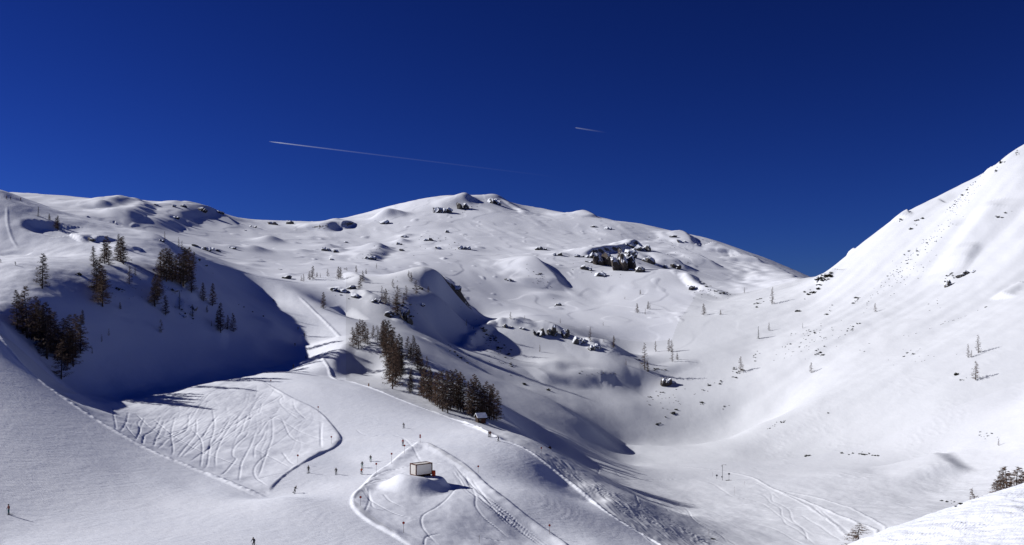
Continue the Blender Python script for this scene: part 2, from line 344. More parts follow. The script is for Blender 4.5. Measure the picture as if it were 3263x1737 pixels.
# rims
bump(1665,1112,27,22,-4.5,560)
R([(1480,1112),(1530,1060),(1600,1030),(1700,1035),(1780,1054),(1850,1088)], 8, 7, 3.6, jit=.5, wob=5)
R([(1860,1100),(1905,1090),(1960,1112),(1990,1130)], 14, 12, 3.0, jit=.6, wob=5)
R([(2000,1168),(2080,1185),(2170,1160),(2230,1150)], 10, 10, 1.2)
R([(1700,1200),(1830,1210),(1900,1200),(1960,1220)], 16, 14, 2.4, wob=8)
R([(1260,1000),(1290,1030),(1320,1045)], 8, 8, 3, jit=.6, wob=4)
R([(1340,860),(1400,872),(1440,905),(1470,930)], 7, 6, 1.5, jit=.6, wob=4)
R([(1050,925),(1100,925),(1150,935),(1200,960)], 8, 7, 2.2, jit=.6, wob=4)
R([(1100,872),(1130,880),(1160,905)], 8, 12, 3.0)
R([(1066,980),(1100,995),(1140,1018)], 10, 10, -3.0)
R([(1340,1075),(1400,1105),(1470,1140),(1500,1160)], 4, 3, .9)
# wide cut bank where the piste bends round the hollow, berms and edges
def berm(p, wl, wr, h, **k): stroke(p, wl, wr, h*.45, taper=.04, **k)
berm([(850,1588),(640,1500),(470,1430),(320,1345),(200,1265),(130,1215),(60,1150),(0,1075),(-80,980)], 1.6, 1.3, .75, jit=.6)
B2 = [(700,1202),(800,1213),(832,1218),(871,1237),(928,1269),(989,1297),(1025,1323),(1057,1358),(1082,1393),(1079,1409),(1057,1429),(1009,1451),(938,1490),(880,1534),(851,1570)]
berm(B2, .8, 7, .8, jit=.25)
berm([(1010,1130),(1044,1182),(1057,1202),(1076,1211),(1121,1218),(1175,1234),(1249,1263),(1313,1288),(1378,1311),(1442,1335),(1493,1352),(1538,1371),(1577,1390),(1600,1403)], 1.2, 1.0, .8, jit=.5)
berm([(1600,1403),(1648,1419),(1696,1445),(1754,1490),(1793,1522),(1857,1573),(1905,1611),(1985,1666),(2081,1724),(2160,1780)], 1.0, .9, .75, jit=.5)
berm([(951,945),(980,972),(1020,1010),(1060,1050),(1082,1073)], 1.5, 1.5, .8, jit=.4)
berm([(640,824),(815,880),(906,897),(960,905)], 2, 2, .8)
berm([(1339,1408),(1289,1443),(1249,1477),(1198,1509),(1159,1544),(1134,1570),(1126,1595),(1134,1621),(1159,1647),(1201,1676),(1265,1711),(1320,1745)], 3.5, .9, .8, jit=.5)
berm([(1339,1408),(1378,1422),(1442,1457),(1490,1490),(1538,1528),(1600,1573),(1664,1631),(1728,1682),(1793,1730),(1830,1760)], 1.0, 3.5, .8, jit=.5)
berm([(1480,1352),(1540,1372),(1600,1400)], 3, 1.5, .7, jit=.6)
berm([(2065,1485),(2145,1484),(2210,1490),(2306,1502),(2400,1524),(2467,1559),(2568,1596),(2668,1643),(2819,1698)], .9, .9, .55, jit=.5)
berm([(2467,1559),(2600,1585),(2720,1625),(2840,1690)], .8, .8, .4, jit=.5)
berm([(2467,1559),(2560,1605),(2640,1660),(2702,1710)], .8, .8, .4, jit=.5)
# mound under the container, platform cut into its top
x0, y0 = hit(1345, 1528)
MX, MY = x0, y0
DZ -= 1.7*np.exp(-((XG-x0-5)/17)**2-((YG-y0+3)/15)**2)
rr = np.hypot((XG-x0+1.6)/8.8, (YG-y0+1.5)/9.5); DZ += 2.6*(1-sstep(.25,1,rr))
BOXX, BOXY = x0-.3, y0+2.2
pf = 1-sstep(3.6,5.5,np.hypot((XG-BOXX)*.8,(YG-BOXY)*1.15))
def zat(Zt, x, y):
    c = np.interp(x/y, XS, np.arange(len(XS))); r = np.interp(y, ys, np.arange(len(ys)))
    i, j = int(r), int(c); fr, fc = r-i, c-j; i1, j1 = min(i+1,len(ys)-1), min(j+1,len(XS)-1)
    return float(Zt[i,j]*(1-fr)*(1-fc)+Zt[i1,j]*fr*(1-fc)+Zt[i,j1]*(1-fr)*fc+Zt[i1,j1]*fr*fc)
zbox = (V0-1522)/F*(BOXY-.6)
DZ += pf*(zbox-(ZG+DZ))
# churned snow beside the berms and under the knoll
tri = poly_mask([(1339,1408),(1538,1528),(1793,1730),(1830,1760),(1320,1760),(1126,1595),(1198,1509)]) & (YG < 300)
DZ += tri*.09*np.maximum(0, perlin(XG/1.1, YG/1.6, 51))*sstep(1.0,.0,np.abs(YG-262+(XG+25)*.9)/30)
chop = poly_mask([(1700,1440),(1760,1490),(2000,1680),(2120,1760),(2330,1760),(2000,1600),(1900,1530),(1760,1450)]) & (YG < 420)
DZ += chop*.16*np.maximum(0, perlin(XG/1.3+YG/6, YG/3.4, 52))
# ski tracks, and two grooves that imitate cast shadows -------------------------------------------------------------------
rnd = random.Random(5)
def track(p, h=-.22, wd=.45, lip=.10):
    stroke(p, wd*.7, wd*.7, h*.5, taper=.1, n=4)
T_ = [z_(0,800,1297,q) for q in [
  [(2040,710),(1990,790),(1940,855),(1830,950),(1740,1020),(1700,1080),(1690,1140),(1710,1210),(1760,1275),(1800,1320),(1860,1380)],
  [(1880,1265),(1780,1280),(1730,1310),(1718,1380)],
  [(2130,640),(2150,700),(2200,760),(2230,830),(2225,910),(2250,980),(2330,1090),(2440,1190),(2560,1310)],
  [(2000,620),(2080,700),(2160,770),(2230,820)], [(2190,690),(2290,800),(2400,960),(2480,1080),(2570,1180)],
  [(1100,790),(1200,900),(1330,1000),(1500,1080),(1700,1150)],[(1900,1200),(2100,1240),(2300,1290),(2560,1340)],
  [(1165,780),(1175,870),(1160,960),(1130,1050)],[(1310,820),(1380,890),(1450,930),(1510,955)],[(1120,780),(1190,880),(1200,960),(1230,1005)],
  [(1100,780),(1250,710),(1400,680),(1560,630)],[(1110,760),(1300,650),(1500,600),(1700,570),(1990,550)],[(1120,770),(1280,720),(1450,700)],
  [(1030,210),(1150,280),(1500,300),(1700,560)],
  [(330,0),(400,50),(560,110),(800,180)],[(300,110),(340,200),(390,290),(470,340),(600,380)],[(60,90),(250,120),(500,250),(810,360)],
  [(310,440),(370,530),(430,580)],[(0,410),(200,490),(380,600)],[(180,440),(80,540),(30,620),(50,700),(160,800)],[(70,710),(200,690),(380,660)],
  [(150,230),(110,310),(40,400),(30,520)],[(210,100),(210,300),(150,470),(70,700)],[(340,60),(200,120),(60,290)],[(710,140),(695,260),(700,420)],[(690,140),(690,400)]]]
for t in T_: track(t)
T3 = [z_(0,0,1297,q) for q in [
  [(1110,0),(1150,180),(1140,230)],[(1280,40),(1250,150),(1190,250)],[(1340,60),(1400,110),(1370,150),(1390,230),(1340,330)],[(1440,90),(1380,250),(1430,300),(1410,380)],
  [(1600,90),(1540,200),(1430,290),(1410,370)],[(1640,110),(1560,290),(1520,400)],[(1880,60),(1850,230),(1700,300),(1560,420)],[(1950,100),(1940,280),(1800,450),(1760,500)],
  [(2110,0),(2130,200),(2090,350),(2060,560),(2010,620)],[(2560,20),(2300,200),(2050,330),(1850,470)],[(2500,80),(2200,120),(1900,200),(1640,270)],[(2560,60),(2380,200),(2100,400),(1880,540)],
  [(2420,40),(2250,250),(2150,450),(2140,600)],[(1500,90),(1650,220),(1900,400),(2300,560),(2560,620)],[(1350,60),(1500,200),(1700,320),(1950,430)],[(1900,220),(1980,300),(2010,420),(1990,600)],
  [(2460,60),(2400,240),(2330,330)],[(2470,230),(2440,300),(2330,390),(2310,490),(2340,530),(2180,690)],[(2540,250),(2480,400),(2400,560),(2370,740)],[(1250,170),(1300,250),(1370,310)],
  [(2300,90),(2200,260),(2000,500)],[(2180,60),(1980,330),(1800,500)],[(1740,90),(1700,260),(1720,420),(1700,480)],[(2050,90),(1750,260),(1500,340)]]]
for t in T3: track(t, -.24)
T5 = [z_(0,800,900,q) for q in [
  [(130,1080),(60,1160),(0,1230)],[(210,1110),(80,1160),(0,1260)],[(300,1130),(180,1190),(40,1260),(0,1290)],[(350,1130),(280,1170),(340,1260),(480,1370)],[(110,1190),(80,1300)],
  [(0,985),(60,980),(180,1040),(300,1120),(330,1180)],[(420,1180),(440,1260),(560,1370)]]]
for t in T5: track(t)
# random free-ride tracks in the hollow
for i in range(60):
    a = rnd.uniform(560,1000); b = rnd.uniform(1225,1330)
    c = a-rnd.uniform(60,260); d = min(b+rnd.uniform(60,190), 1360+ (c-350)*.42)
    p = []
    for k in range(5):
        f = k/4; p.append((a+(c-a)*f+rnd.uniform(-16,16), b+(d-b)*f+rnd.uniform(-5,5)))
    track(p, -rnd.uniform(.06,.16), .36)
# swinging descents right of the shoulder
for i in range(54):
    f = rnd.random(); a, b = 1760+rnd.uniform(0,460), 0
    b = 1480+(a-1760)*rnd.uniform(.25,.62)+rnd.uniform(-8,10)
    L = rnd.uniform(120,520); p = []
    sl_ = rnd.uniform(.42,.62) if a > 1900 else rnd.uniform(.62,.8)
    for k in range(6):
        g = k/5; p.append((a+L*g, b+L*g*sl_+rnd.uniform(-4,4)-18*g*(1-g)))
    track(p, rnd.choice([-1,-1,1])*rnd.uniform(.10,.20), .4)
for i in range(34):     # inside the triangle, right half
    a = rnd.uniform(1440,1560); b = 1470+(a-1440)*.85+rnd.uniform(0,30); L = rnd.uniform(60,260); p = []
    for k in range(5):
        g = k/4; p.append((a+L*g*.9+rnd.uniform(-3,3), b+L*g*(.95-.15*g)+rnd.uniform(-3,3)))
    track(p, -rnd.uniform(.10,.2), .36)
for q in [[(940,585),(958,620),(950,660)],[(1100,635),(1150,632),(1190,620)],[(1120,640),(1200,710),(1300,760)],[(1050,725),(1150,765),(1280,800),(1380,825)],[(1150,715),(1400,722),(1700,718),(1980,724)],  # last two imitate a thin cast shadow and a rope's shadow as cut grooves
          [(1990,730),(2120,780),(2230,860),(2320,910)],[(1320,860),(1340,930),(1360,970),(1340,1010)],[(1760,970),(1830,1010),(1880,1090),(1960,1150),(2060,1200),(2180,1270),(2250,1360)],
          [(2320,910),(2440,915),(2550,940)],[(2555,765),(2420,750),(2300,738)]]:
    track(z_(0,1600,1297,q), -.3, .5)
for q in [[(0,950),(120,1000),(260,1100),(330,1190),(470,1270),(600,1371)],[(40,870),(120,910),(180,980),(260,1020),(280,1100),(400,1180),(490,1250),(520,1340)],[(100,840),(170,880),(190,950),(340,1030),(370,1130),(470,1220),(600,1300)],
          [(0,1160),(200,1230),(400,1330),(480,1371)],[(940,938),(1150,950),(1350,975),(1550,1030),(1700,1048),(1920,1035)],[(500,950),(620,1050),(720,1160),(860,1250)],[(640,1040),(760,1140),(940,1270)],[(450,1080),(600,1180),(850,1330)],[(0,770),(150,850),(250,930)]]:
    track(z_(0,2400,1277,q,2.98), -.26, .5)
# tracks on the near bank
for i in range(18):
    a = rnd.uniform(2780,3150); b = 1715-(a-2700)*.28+rnd.uniform(20,110); L = rnd.uniform(60,240)
    track([(a+L*g, b-L*g*.12+rnd.uniform(-4,4)) for g in (0,.33,.66,1)], rnd.choice([-1,1])*.10, .22)
# grooming corduroy and skied streaks on the pistes
dirx = XG*.55+YG*.83; diry = XG*.83-YG*.55
wr_ = perlin(XG/14, YG/14, 61)*2
DZ += gm*.018*perlin((diry+wr_*2)/.9, dirx/7, 62)
ZG = ZG+DZ
hit = make_hit(ZG)
# ------------------------------------------------------------------ materials
def mat(name, col, rough=.7, var=0.0, scale=3.0, col2=None, spec=.3):
    m = bpy.data.materials.new(name); m.use_nodes = True; t = m.node_tree; b = t.nodes['Principled BSDF']
    b.inputs['Roughness'].default_value = rough; b.inputs['Specular IOR Level'].default_value = spec
    if col2 or var:
        c2 = col2 or tuple(max(0, c*(1-var)) for c in col)
        tc = t.nodes.new('ShaderNodeTexCoord'); no = t.nodes.new('ShaderNodeTexNoise'); no.inputs['Scale'].default_value = scale; no.inputs['Detail'].default_value = 4
        mx = t.nodes.new('ShaderNodeMix'); mx.data_type = 'RGBA'; mx.inputs[6].default_value = (*col,1); mx.inputs[7].default_value = (*c2,1)
        t.links.new(tc.outputs['Object'], no.inputs['Vector']); t.links.new(no.outputs[0], mx.inputs[0]); t.links.new(mx.outputs[2], b.inputs['Base Color'])
    else: b.inputs['Base Color'].default_value = (*col,1)
    return m
def snow_mat(name, a=(.86,.865,.88), b2=(.80,.81,.835), fine=.9, bstr=.22, stretch=(1,1,1), wide=.045, rock=None):
    m = bpy.data.materials.new(name); m.use_nodes = True; t = m.node_tree; b = t.nodes['Principled BSDF']
    b.inputs['Roughness'].default_value = .62; b.inputs['Specular IOR Level'].default_value = .18
    g = t.nodes.new('ShaderNodeNewGeometry'); mp = t.nodes.new('ShaderNodeMapping'); mp.inputs['Scale'].default_value = stretch
    mp.inputs['Rotation'].default_value = (0,0,math.radians(-30))
    n1 = t.nodes.new('ShaderNodeTexNoise'); n1.inputs['Scale'].default_value = wide; n1.inputs['Detail'].default_value = 6
    n2 = t.nodes.new('ShaderNodeTexNoise'); n2.inputs['Scale'].default_value = fine; n2.inputs['Detail'].default_value = 6; n2.inputs['Roughness'].default_value = .65
    mx = t.nodes.new('ShaderNodeMix'); mx.data_type = 'RGBA'; mx.inputs[6].default_value = (*a,1); mx.inputs[7].default_value = (*b2,1)
    cr = t.nodes.new('ShaderNodeMapRange'); cr.inputs[1].default_value = .38; cr.inputs[2].default_value = .66
    bp = t.nodes.new('ShaderNodeBump'); bp.inputs['Strength'].default_value = bstr; bp.inputs['Distance'].default_value = .5
    L = t.links.new
    L(g.outputs['Position'], mp.inputs['Vector']); L(mp.outputs[0], n1.inputs['Vector']); L(mp.outputs[0], n2.inputs['Vector'])
    ad = t.nodes.new('ShaderNodeMath'); ad.operation = 'ADD'; hf = t.nodes.new('ShaderNodeMath'); hf.operation = 'MULTIPLY'; hf.inputs[1].default_value = .5
    L(n1.outputs[0], ad.inputs[0]); L(n2.outputs[0], ad.inputs[1]); L(ad.outputs[0], hf.inputs[0]); L(hf.outputs[0], cr.inputs[0]); L(cr.outputs[0], mx.inputs[0])
    if rock:    # bare rock shows where the ground is too steep to hold snow
        sp = t.nodes.new('ShaderNodeSeparateXYZ'); L(g.outputs['Normal'], sp.inputs[0]); n3 = t.nodes.new('ShaderNodeTexNoise'); n3.inputs['Scale'].default_value = .35; n3.inputs['Detail'].default_value = 6
        L(g.outputs['Position'], n3.inputs['Vector']); sm = t.nodes.new('ShaderNodeMath'); sm.operation = 'MULTIPLY_ADD'; sm.inputs[1].default_value = .35; L(n3.outputs[0], sm.inputs[0]); L(sp.outputs[2], sm.inputs[2])
        rr_ = t.nodes.new('ShaderNodeMapRange'); rr_.inputs[1].default_value = rock-.03; rr_.inputs[2].default_value = rock+.03; L(sm.outputs[0], rr_.inputs[0])
        mr_ = t.nodes.new('ShaderNodeMix'); mr_.data_type = 'RGBA'; mr_.inputs[6].default_value = (.075,.068,.062,1); L(mx.outputs[2], mr_.inputs[7]); L(rr_.outputs[0], mr_.inputs[0]); L(mr_.outputs[2], b.inputs['Base Color'])
    else: L(mx.outputs[2], b.inputs['Base Color'])
    L(n2.outputs[0], bp.inputs['Height']); L(bp.outputs[0], b.inputs['Normal'])
    return m
def rock_mat(name, c1, c2, thr=.42, scale=.35):
    m = bpy.data.materials.new(name); m.use_nodes = True; t = m.node_tree; b = t.nodes['Principled BSDF']; L = t.links.new
    b.inputs['Roughness'].default_value = .85; b.inputs['Specular IOR Level'].default_value = .2
    g = t.nodes.new('ShaderNodeNewGeometry'); n1 = t.nodes.new('ShaderNodeTexNoise'); n1.inputs['Scale'].default_value = scale; n1.inputs['Detail'].default_value = 8; n1.inputs['Roughness'].default_value = .7
    n2 = t.nodes.new('ShaderNodeTexNoise'); n2.inputs['Scale'].default_value = scale*1.7; n2.inputs['Detail'].default_value = 5
    L(g.outputs['Position'], n1.inputs['Vector']); L(g.outputs['Position'], n2.inputs['Vector'])
    mx = t.nodes.new('ShaderNodeMix'); mx.data_type = 'RGBA'; mx.inputs[6].default_value = (*c1,1); mx.inputs[7].default_value = (*c2,1); 
    r1 = t.nodes.new('ShaderNodeMapRange'); r1.inputs[1].default_value = .4; r1.inputs[2].default_value = .62; L(n1.outputs[0], r1.inputs[0]); L(r1.outputs[0], mx.inputs[0])
    sp = t.nodes.new('ShaderNodeSeparateXYZ'); L(g.outputs['Normal'], sp.inputs[0])
    ad = t.nodes.new('ShaderNodeMath'); ad.operation = 'MULTIPLY_ADD'; ad.inputs[1].default_value = .9; L(n2.outputs[0], ad.inputs[0]); L(sp.outputs[2], ad.inputs[2])
    r2 = t.nodes.new('ShaderNodeMapRange'); r2.inputs[1].default_value = thr+.42; r2.inputs[2].default_value = thr+.50; L(ad.outputs[0], r2.inputs[0])
    m2 = t.nodes.new('ShaderNodeMix'); m2.data_type = 'RGBA'; m2.inputs[7].default_value = (.70,.76,.87,1); L(mx.outputs[2], m2.inputs[6]); L(r2.outputs[0], m2.inputs[0])
    L(m2.outputs[2], b.inputs['Base Color'])
    bp = t.nodes.new('ShaderNodeBump'); bp.inputs['Strength'].default_value = .8; bp.inputs['Distance'].default_value = 1.0; L(n1.outputs[0], bp.inputs['Height']); L(bp.outputs[0], b.inputs['Normal'])
    return m
M = dict(
 piste=snow_mat('groomed_snow', (.74,.795,.905), (.67,.73,.85), 1.5, .34, (.35,1.0,1), .07),
 snow=snow_mat('powder_snow', (.71,.765,.875), (.67,.725,.84), .9, .16),
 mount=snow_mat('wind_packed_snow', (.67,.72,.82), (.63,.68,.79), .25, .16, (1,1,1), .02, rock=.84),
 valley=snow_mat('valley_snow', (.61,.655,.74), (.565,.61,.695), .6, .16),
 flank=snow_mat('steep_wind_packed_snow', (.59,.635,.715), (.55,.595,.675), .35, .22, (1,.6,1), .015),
 bank=snow_mat('trodden_snow', (.69,.745,.86), (.64,.70,.82), 3.0, .28),
 bark=mat('larch_bark', (.060,.046,.040), .9, .5, 2), twig=mat('larch_twigs', (.13,.082,.058), .9, .45, .8), twigd=mat('dark_twigs', (.085,.058,.046), .9, .4, .8),
 needle=mat('spruce_needles', (.020,.030,.018), .8, .5, 1.5), scrub=mat('dwarf_pine_needles', (.035,.036,.026), .85, .5, 1.2), brown=mat('dry_brown_shrub', (.13,.07,.05), .9, .4, 1.0),
 rock=rock_mat('grey_rock', (.085,.082,.080), (.035,.034,.035)), rockb=rock_mat('brown_limestone', (.080,.067,.060), (.032,.030,.031), .36, .16),
 rocks=rock_mat('snow_plastered_rock', (.10,.10,.105), (.05,.05,.052), .12, .3),
)
# ------------------------------------------------------------------ ground objects
NR, NC = T.shape
co_all = np.stack([XG, YG, ZG], -1)
gu, gv = np.gradient(co_all, axis=1), np.gradient(co_all, axis=0)
NRM = np.cross(gu, gv); NRM /= np.linalg.norm(NRM, axis=-1, keepdims=True)
NRM[NRM[...,2] < 0] *= -1
def make_ground(name, fmask, mt):
    idx = np.arange(NR*NC).reshape(NR,NC)
    q = np.stack([idx[:-1,:-1], idx[:-1,1:], idx[1:,1:], idx[1:,:-1]], -1)[fmask]
    used = np.unique(q); remap = np.full(NR*NC, -1); remap[used] = np.arange(len(used)); q = remap[q]
    me = bpy.data.meshes.new(name); co = co_all.reshape(-1,3)[used].astype(np.float32)
    me.vertices.add(len(co)); me.vertices.foreach_set('co', co.ravel())
    me.loops.add(q.size); me.loops.foreach_set('vertex_index', q.ravel().astype(np.int32))
    me.polygons.add(len(q)); me.polygons.foreach_set('loop_start', np.arange(0,q.size,4,dtype=np.int32))
    me.update(calc_edges=True); me.shade_smooth(); me.materials.append(mt)
    me.normals_split_custom_set_from_vertices(NRM.reshape(-1,3)[used])
    o = bpy.data.objects.new(name, me); COL.objects.link(o); o['kind'] = 'structure'
    return o
FY, FU = YG[:-1,:-1], UG[:-1,:-1]
fg = GRM[:-1,:-1]; fbk = (FY < 100) & (FU > 2300); ftri = tri[:-1,:-1] & ~fg
basin = poly_mask([(200,1250),(320,1345),(470,1430),(640,1500),(850,1572),(938,1490),(1057,1429),(1082,1393),(1057,1358),(989,1297),(871,1237),(800,1213),(740,1198),(600,1216),(480,1240),(380,1268),(300,1262)])[:-1,:-1] & (FY > 180) & (FY < 400) & ~fg
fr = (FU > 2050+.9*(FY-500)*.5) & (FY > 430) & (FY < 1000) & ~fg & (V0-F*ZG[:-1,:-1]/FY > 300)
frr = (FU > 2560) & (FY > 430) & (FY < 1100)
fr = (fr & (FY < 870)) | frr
fh = (FU < 1100) & (FY > 285) & (FY < 700) & ~fg & ~basin
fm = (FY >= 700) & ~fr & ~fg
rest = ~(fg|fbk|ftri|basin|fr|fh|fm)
make_ground('ski_piste', fg, M['piste'])
make_ground('snow_bank', fbk & ~fg, M['bank'])
make_ground('container_mound', ftri & ~fbk, M['snow'])
make_ground('snow_hollow', basin & ~ftri & ~fbk, M['snow'])
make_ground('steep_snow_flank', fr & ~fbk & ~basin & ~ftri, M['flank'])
make_ground('hill', fh & ~fr & ~fbk & ~ftri, M['snow'])
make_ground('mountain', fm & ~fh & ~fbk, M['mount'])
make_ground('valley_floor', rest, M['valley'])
# ------------------------------------------------------------------ helpers
def tag(o, label, cat, group=None, kind=None):
    o['label'] = label; o['category'] = cat
    if group: o['group'] = group
    if kind: o['kind'] = kind
    return o
def empty(name, loc, rz=0, sc=1.0):
    o = bpy.data.objects.new(name, None); COL.objects.link(o); o.empty_display_size = .3
    o.location = loc; o.rotation_euler = (0,0,rz); o.scale = (sc,sc,sc) if not isinstance(sc, tuple) else sc
    return o
def link(name, me, parent=None):
    o = bpy.data.objects.new(name, me); COL.objects.link(o)
    if parent is not None: o.parent = parent
    return o
def mesh(name, vf, mt, smooth=False):
    v, f = vf; me = bpy.data.meshes.new(name); me.from_pydata([tuple(p) for p in v], [], f)
    for k in (mt if isinstance(mt, (list,tuple)) else [mt]): me.materials.append(k)
    me.update()
    if smooth: me.shade_smooth()
    return me
class G:
    def __init__(s): s.v, s.f = [], []
    def add(s, v, f): n = len(s.v); s.v += [tuple(p) for p in v]; s.f += [tuple(i+n for i in q) for q in f]; return s
    def tube(s, pts, rad, n=6, cap=True):
        rings = []; N = len(pts)
        for i, p in enumerate(pts):
            p = Vector(p); d = (Vector(pts[min(i+1,N-1)])-Vector(pts[max(i-1,0)])).normalized()
            a = d.orthogonal().normalized(); b = d.cross(a)
            r = rad[i] if isinstance(rad, (list,tuple)) else rad
            rings.append([p+(a*math.cos(2*math.pi*k/n)+b*math.sin(2*math.pi*k/n))*r for k in range(n)])
        # keep rings aligned
        for i in range(1, N):
            best = min(range(n), key=lambda k: (rings[i][k]-Vector(pts[i])-(rings[i-1][0]-Vector(pts[i-1]))).length)
            rings[i] = rings[i][best:]+rings[i][:best]
            if (rings[i][1]-Vector(pts[i])-(rings[i-1][1]-Vector(pts[i-1]))).length > (rings[i][-1]-Vector(pts[i])-(rings[i-1][1]-Vector(pts[i-1]))).length:
                rings[i] = [rings[i][0]]+rings[i][:0:-1]
        v = [q for r in rings for q in r]; f = []
        for i in range(N-1):
            for k in range(n): f.append((i*n+k, i*n+(k+1)%n, (i+1)*n+(k+1)%n, (i+1)*n+k))
        if cap: f.append(tuple(range(n))[::-1]); f.append(tuple((N-1)*n+k for k in range(n)))
        return s.add(v, f)
    def box(s, c, d, rot=None, bevel=0):
        cx, cy, cz = c; hx, hy, hz = d[0]/2, d[1]/2, d[2]/2
        v = [Vector((x*hx,y*hy,z*hz)) for x in (-1,1) for y in (-1,1) for z in (-1,1)]
        if rot is not None: v = [rot @ q for q in v]
        v = [q+Vector(c) for q in v]
        return s.add(v, [(0,1,3,2),(4,6,7,5),(0,4,5,1),(2,3,7,6),(0,2,6,4),(1,5,7,3)])
    def vf(s): return s.v, s.f
# ------------------------------------------------------------------ trees
def larch(seed, dens=1.0, spread=1.0):
    """leafless larch 14 m tall: (trunk mesh, crown mesh)"""
    r = random.Random(seed); Hh = 14.0
    bend = [(r.uniform(-.15,.15), r.uniform(-.15,.15)) for _ in range(7)]
    pts = [(bend[i][0]*(i>0), bend[i][1]*(i>0), Hh*i/6-(.6 if i == 0 else 0)) for i in range(7)]
    t = G().tube(pts, [.24,.20,.16,.125,.09,.05,.015], 7)
    def axis(h):
        k = min(max(h,0)/Hh*6, 5.999); i = int(k); f = k-i
        return Vector([pts[i][j]*(1-f)+pts[i+1][j]*f for j in range(3)])
    c = G(); nb = int(84*dens)
    for i in range(nb):
        h = Hh*(.10+.88*((i+r.random())/nb)); q = h/Hh
        L = spread*(2.5*(1-q)**.75*min(1, .45+q*3.0)+.15)*r.uniform(.65,1.15)
        a = r.uniform(0, 2*math.pi); d = Vector((math.cos(a), math.sin(a), 0)); o = axis(h)
        up0 = .25-.55*(1-q)+r.uniform(-.1,.1); 
        bp = [o, o+d*L*.35+Vector((0,0,L*.35*up0)), o+d*L*.7+Vector((0,0,L*.6*up0)), o+d*L+Vector((0,0,L*(.6*up0+.14)))]
        c.tube(bp, [.045,.034,.022,.008], 3, False)
        nt_ = int((17 if dens > .8 else 13)*min(1.3,(.4+L/2.0)))
        for k in range(nt_):
            f = .15+.85*(k+r.random())/nt_; s_ = f*3; j = min(int(s_),2); p = bp[j]*(1-(s_-j))+bp[j+1]*(s_-j)
            side = 1 if r.random() < .5 else -1; tw = d.cross(Vector((0,0,1)))*side
            dr = (tw*r.uniform(.3,1.0)+d*r.uniform(0,.8)+Vector((0,0,r.uniform(-.9,.35)))).normalized()
            l = r.uniform(.35,.95)*(.5+.5*L/2.2); wv = dr.cross(Vector((r.uniform(-1,1),r.uniform(-1,1),r.uniform(-1,1)))).normalized()*(.046 if dens > .8 else .044)
            e = p+dr*l; mid_ = p+dr*l*.5+Vector((0,0,-.05))
            c.add([p-wv,p+wv,mid_+wv*.9,mid_-wv*.9,e+wv*.3,e-wv*.3], [(0,1,2,3),(3,2,4,5)])
    return t, c
def spruce(seed):
    r = random.Random(seed); Hh = 14.0
    t = G().tube([(0,0,-.5),(0,0,7),(0,0,14)], [.22,.13,.02], 7); c = G()
    for i in range(120):
        q = .05+.94*(i+r.random())/120; L = 2.3*(1-q)**.85+.12; a = r.uniform(0,6.283); d = Vector((math.cos(a),math.sin(a),0)); o = Vector((0,0,q*Hh)); L *= r.uniform(.7,1.1)
        for k in range(9):
            f = (k+.6)/9; p = o+d*L*f+Vector((0,0,-.35*L*f+.12*L*f*f)); sd = d.cross(Vector((0,0,1)))
            for s in (-1,1):
                dr = (d*.5+sd*s*.8+Vector((0,0,r.uniform(-.35,.1)))).normalized(); l = .55*(1-f*.5)*r.uniform(.7,1.2); wv = Vector((0,0,1)).cross(dr)*.11
                c.add([p-wv,p+wv,p+dr*l+wv*.3,p+dr*l-wv*.3], [(0,1,2,3)])
    return t, c
def shrub(seed, flat=.55, n=70):
    """sprawling bush about 2 m across: fans of short needled shoots"""
    r = random.Random(seed); c = G(); lobes = [(r.uniform(-.7,.7), r.uniform(-.5,.5), r.uniform(.25,.7)) for _ in range(4)]
    for i in range(n):
        lx, ly, ls = r.choice(lobes); a = r.uniform(0,6.283); e = r.uniform(.15,1.35)
        d = Vector((math.cos(a)*math.cos(e), math.sin(a)*math.cos(e), math.sin(e)*flat*1.5)); p0 = Vector((lx*.6,ly*.6,-.1)); L = ls*r.uniform(.7,1.25)
        p1 = Vector((lx,ly,0))+d*L; wv = d.cross(Vector((r.uniform(-1,1),r.uniform(-1,1),.3))).normalized()*r.uniform(.06,.12)
        m_ = p0*.45+p1*.55
        c.add([p0-wv*.2,p0+wv*.2,m_+wv,m_-wv,p1+wv*.35,p1-wv*.35], [(0,1,2,3),(3,2,4,5)])
    return c
LAR = []
for i in range(8):
    t, c = larch(100+i, [1.05,1.25,1.0,1.15,.75,.66,.79,1.3][i], [1.35,1.1,1.5,1.15,1.1,1.0,1.45,1.3][i])
    LAR.append((mesh('larch_trunk', t.vf(), M['bark']), mesh('larch_crown', c.vf(), M['twigd'] if i in (1,3) else M['twig'])))
SPR = []
for i in range(2):
    t, c = spruce(50+i); SPR.append((mesh('spruce_trunk', t.vf(), M['bark']), mesh('spruce_crown', c.vf(), M['needle'])))
SHR = [mesh('dwarf_pine', shrub(200+i).vf(), M['scrub']) for i in range(6)]
BSH = [mesh('bare_shrub', shrub(300+i, .9, 110).vf(), M['brown']) for i in range(3)]
ORD = 'leftmost second third fourth fifth sixth seventh eighth ninth tenth eleventh twelfth thirteenth fourteenth fifteenth sixteenth seventeenth eighteenth nineteenth twentieth twenty-first twenty-second twenty-third twenty-fourth twenty-fifth twenty-sixth twenty-seventh twenty-eighth twenty-ninth thirtieth thirty-first thirty-second thirty-third thirty-fourth thirty-fifth thirty-sixth thirty-seventh thirty-eighth thirty-ninth fortieth'.split()
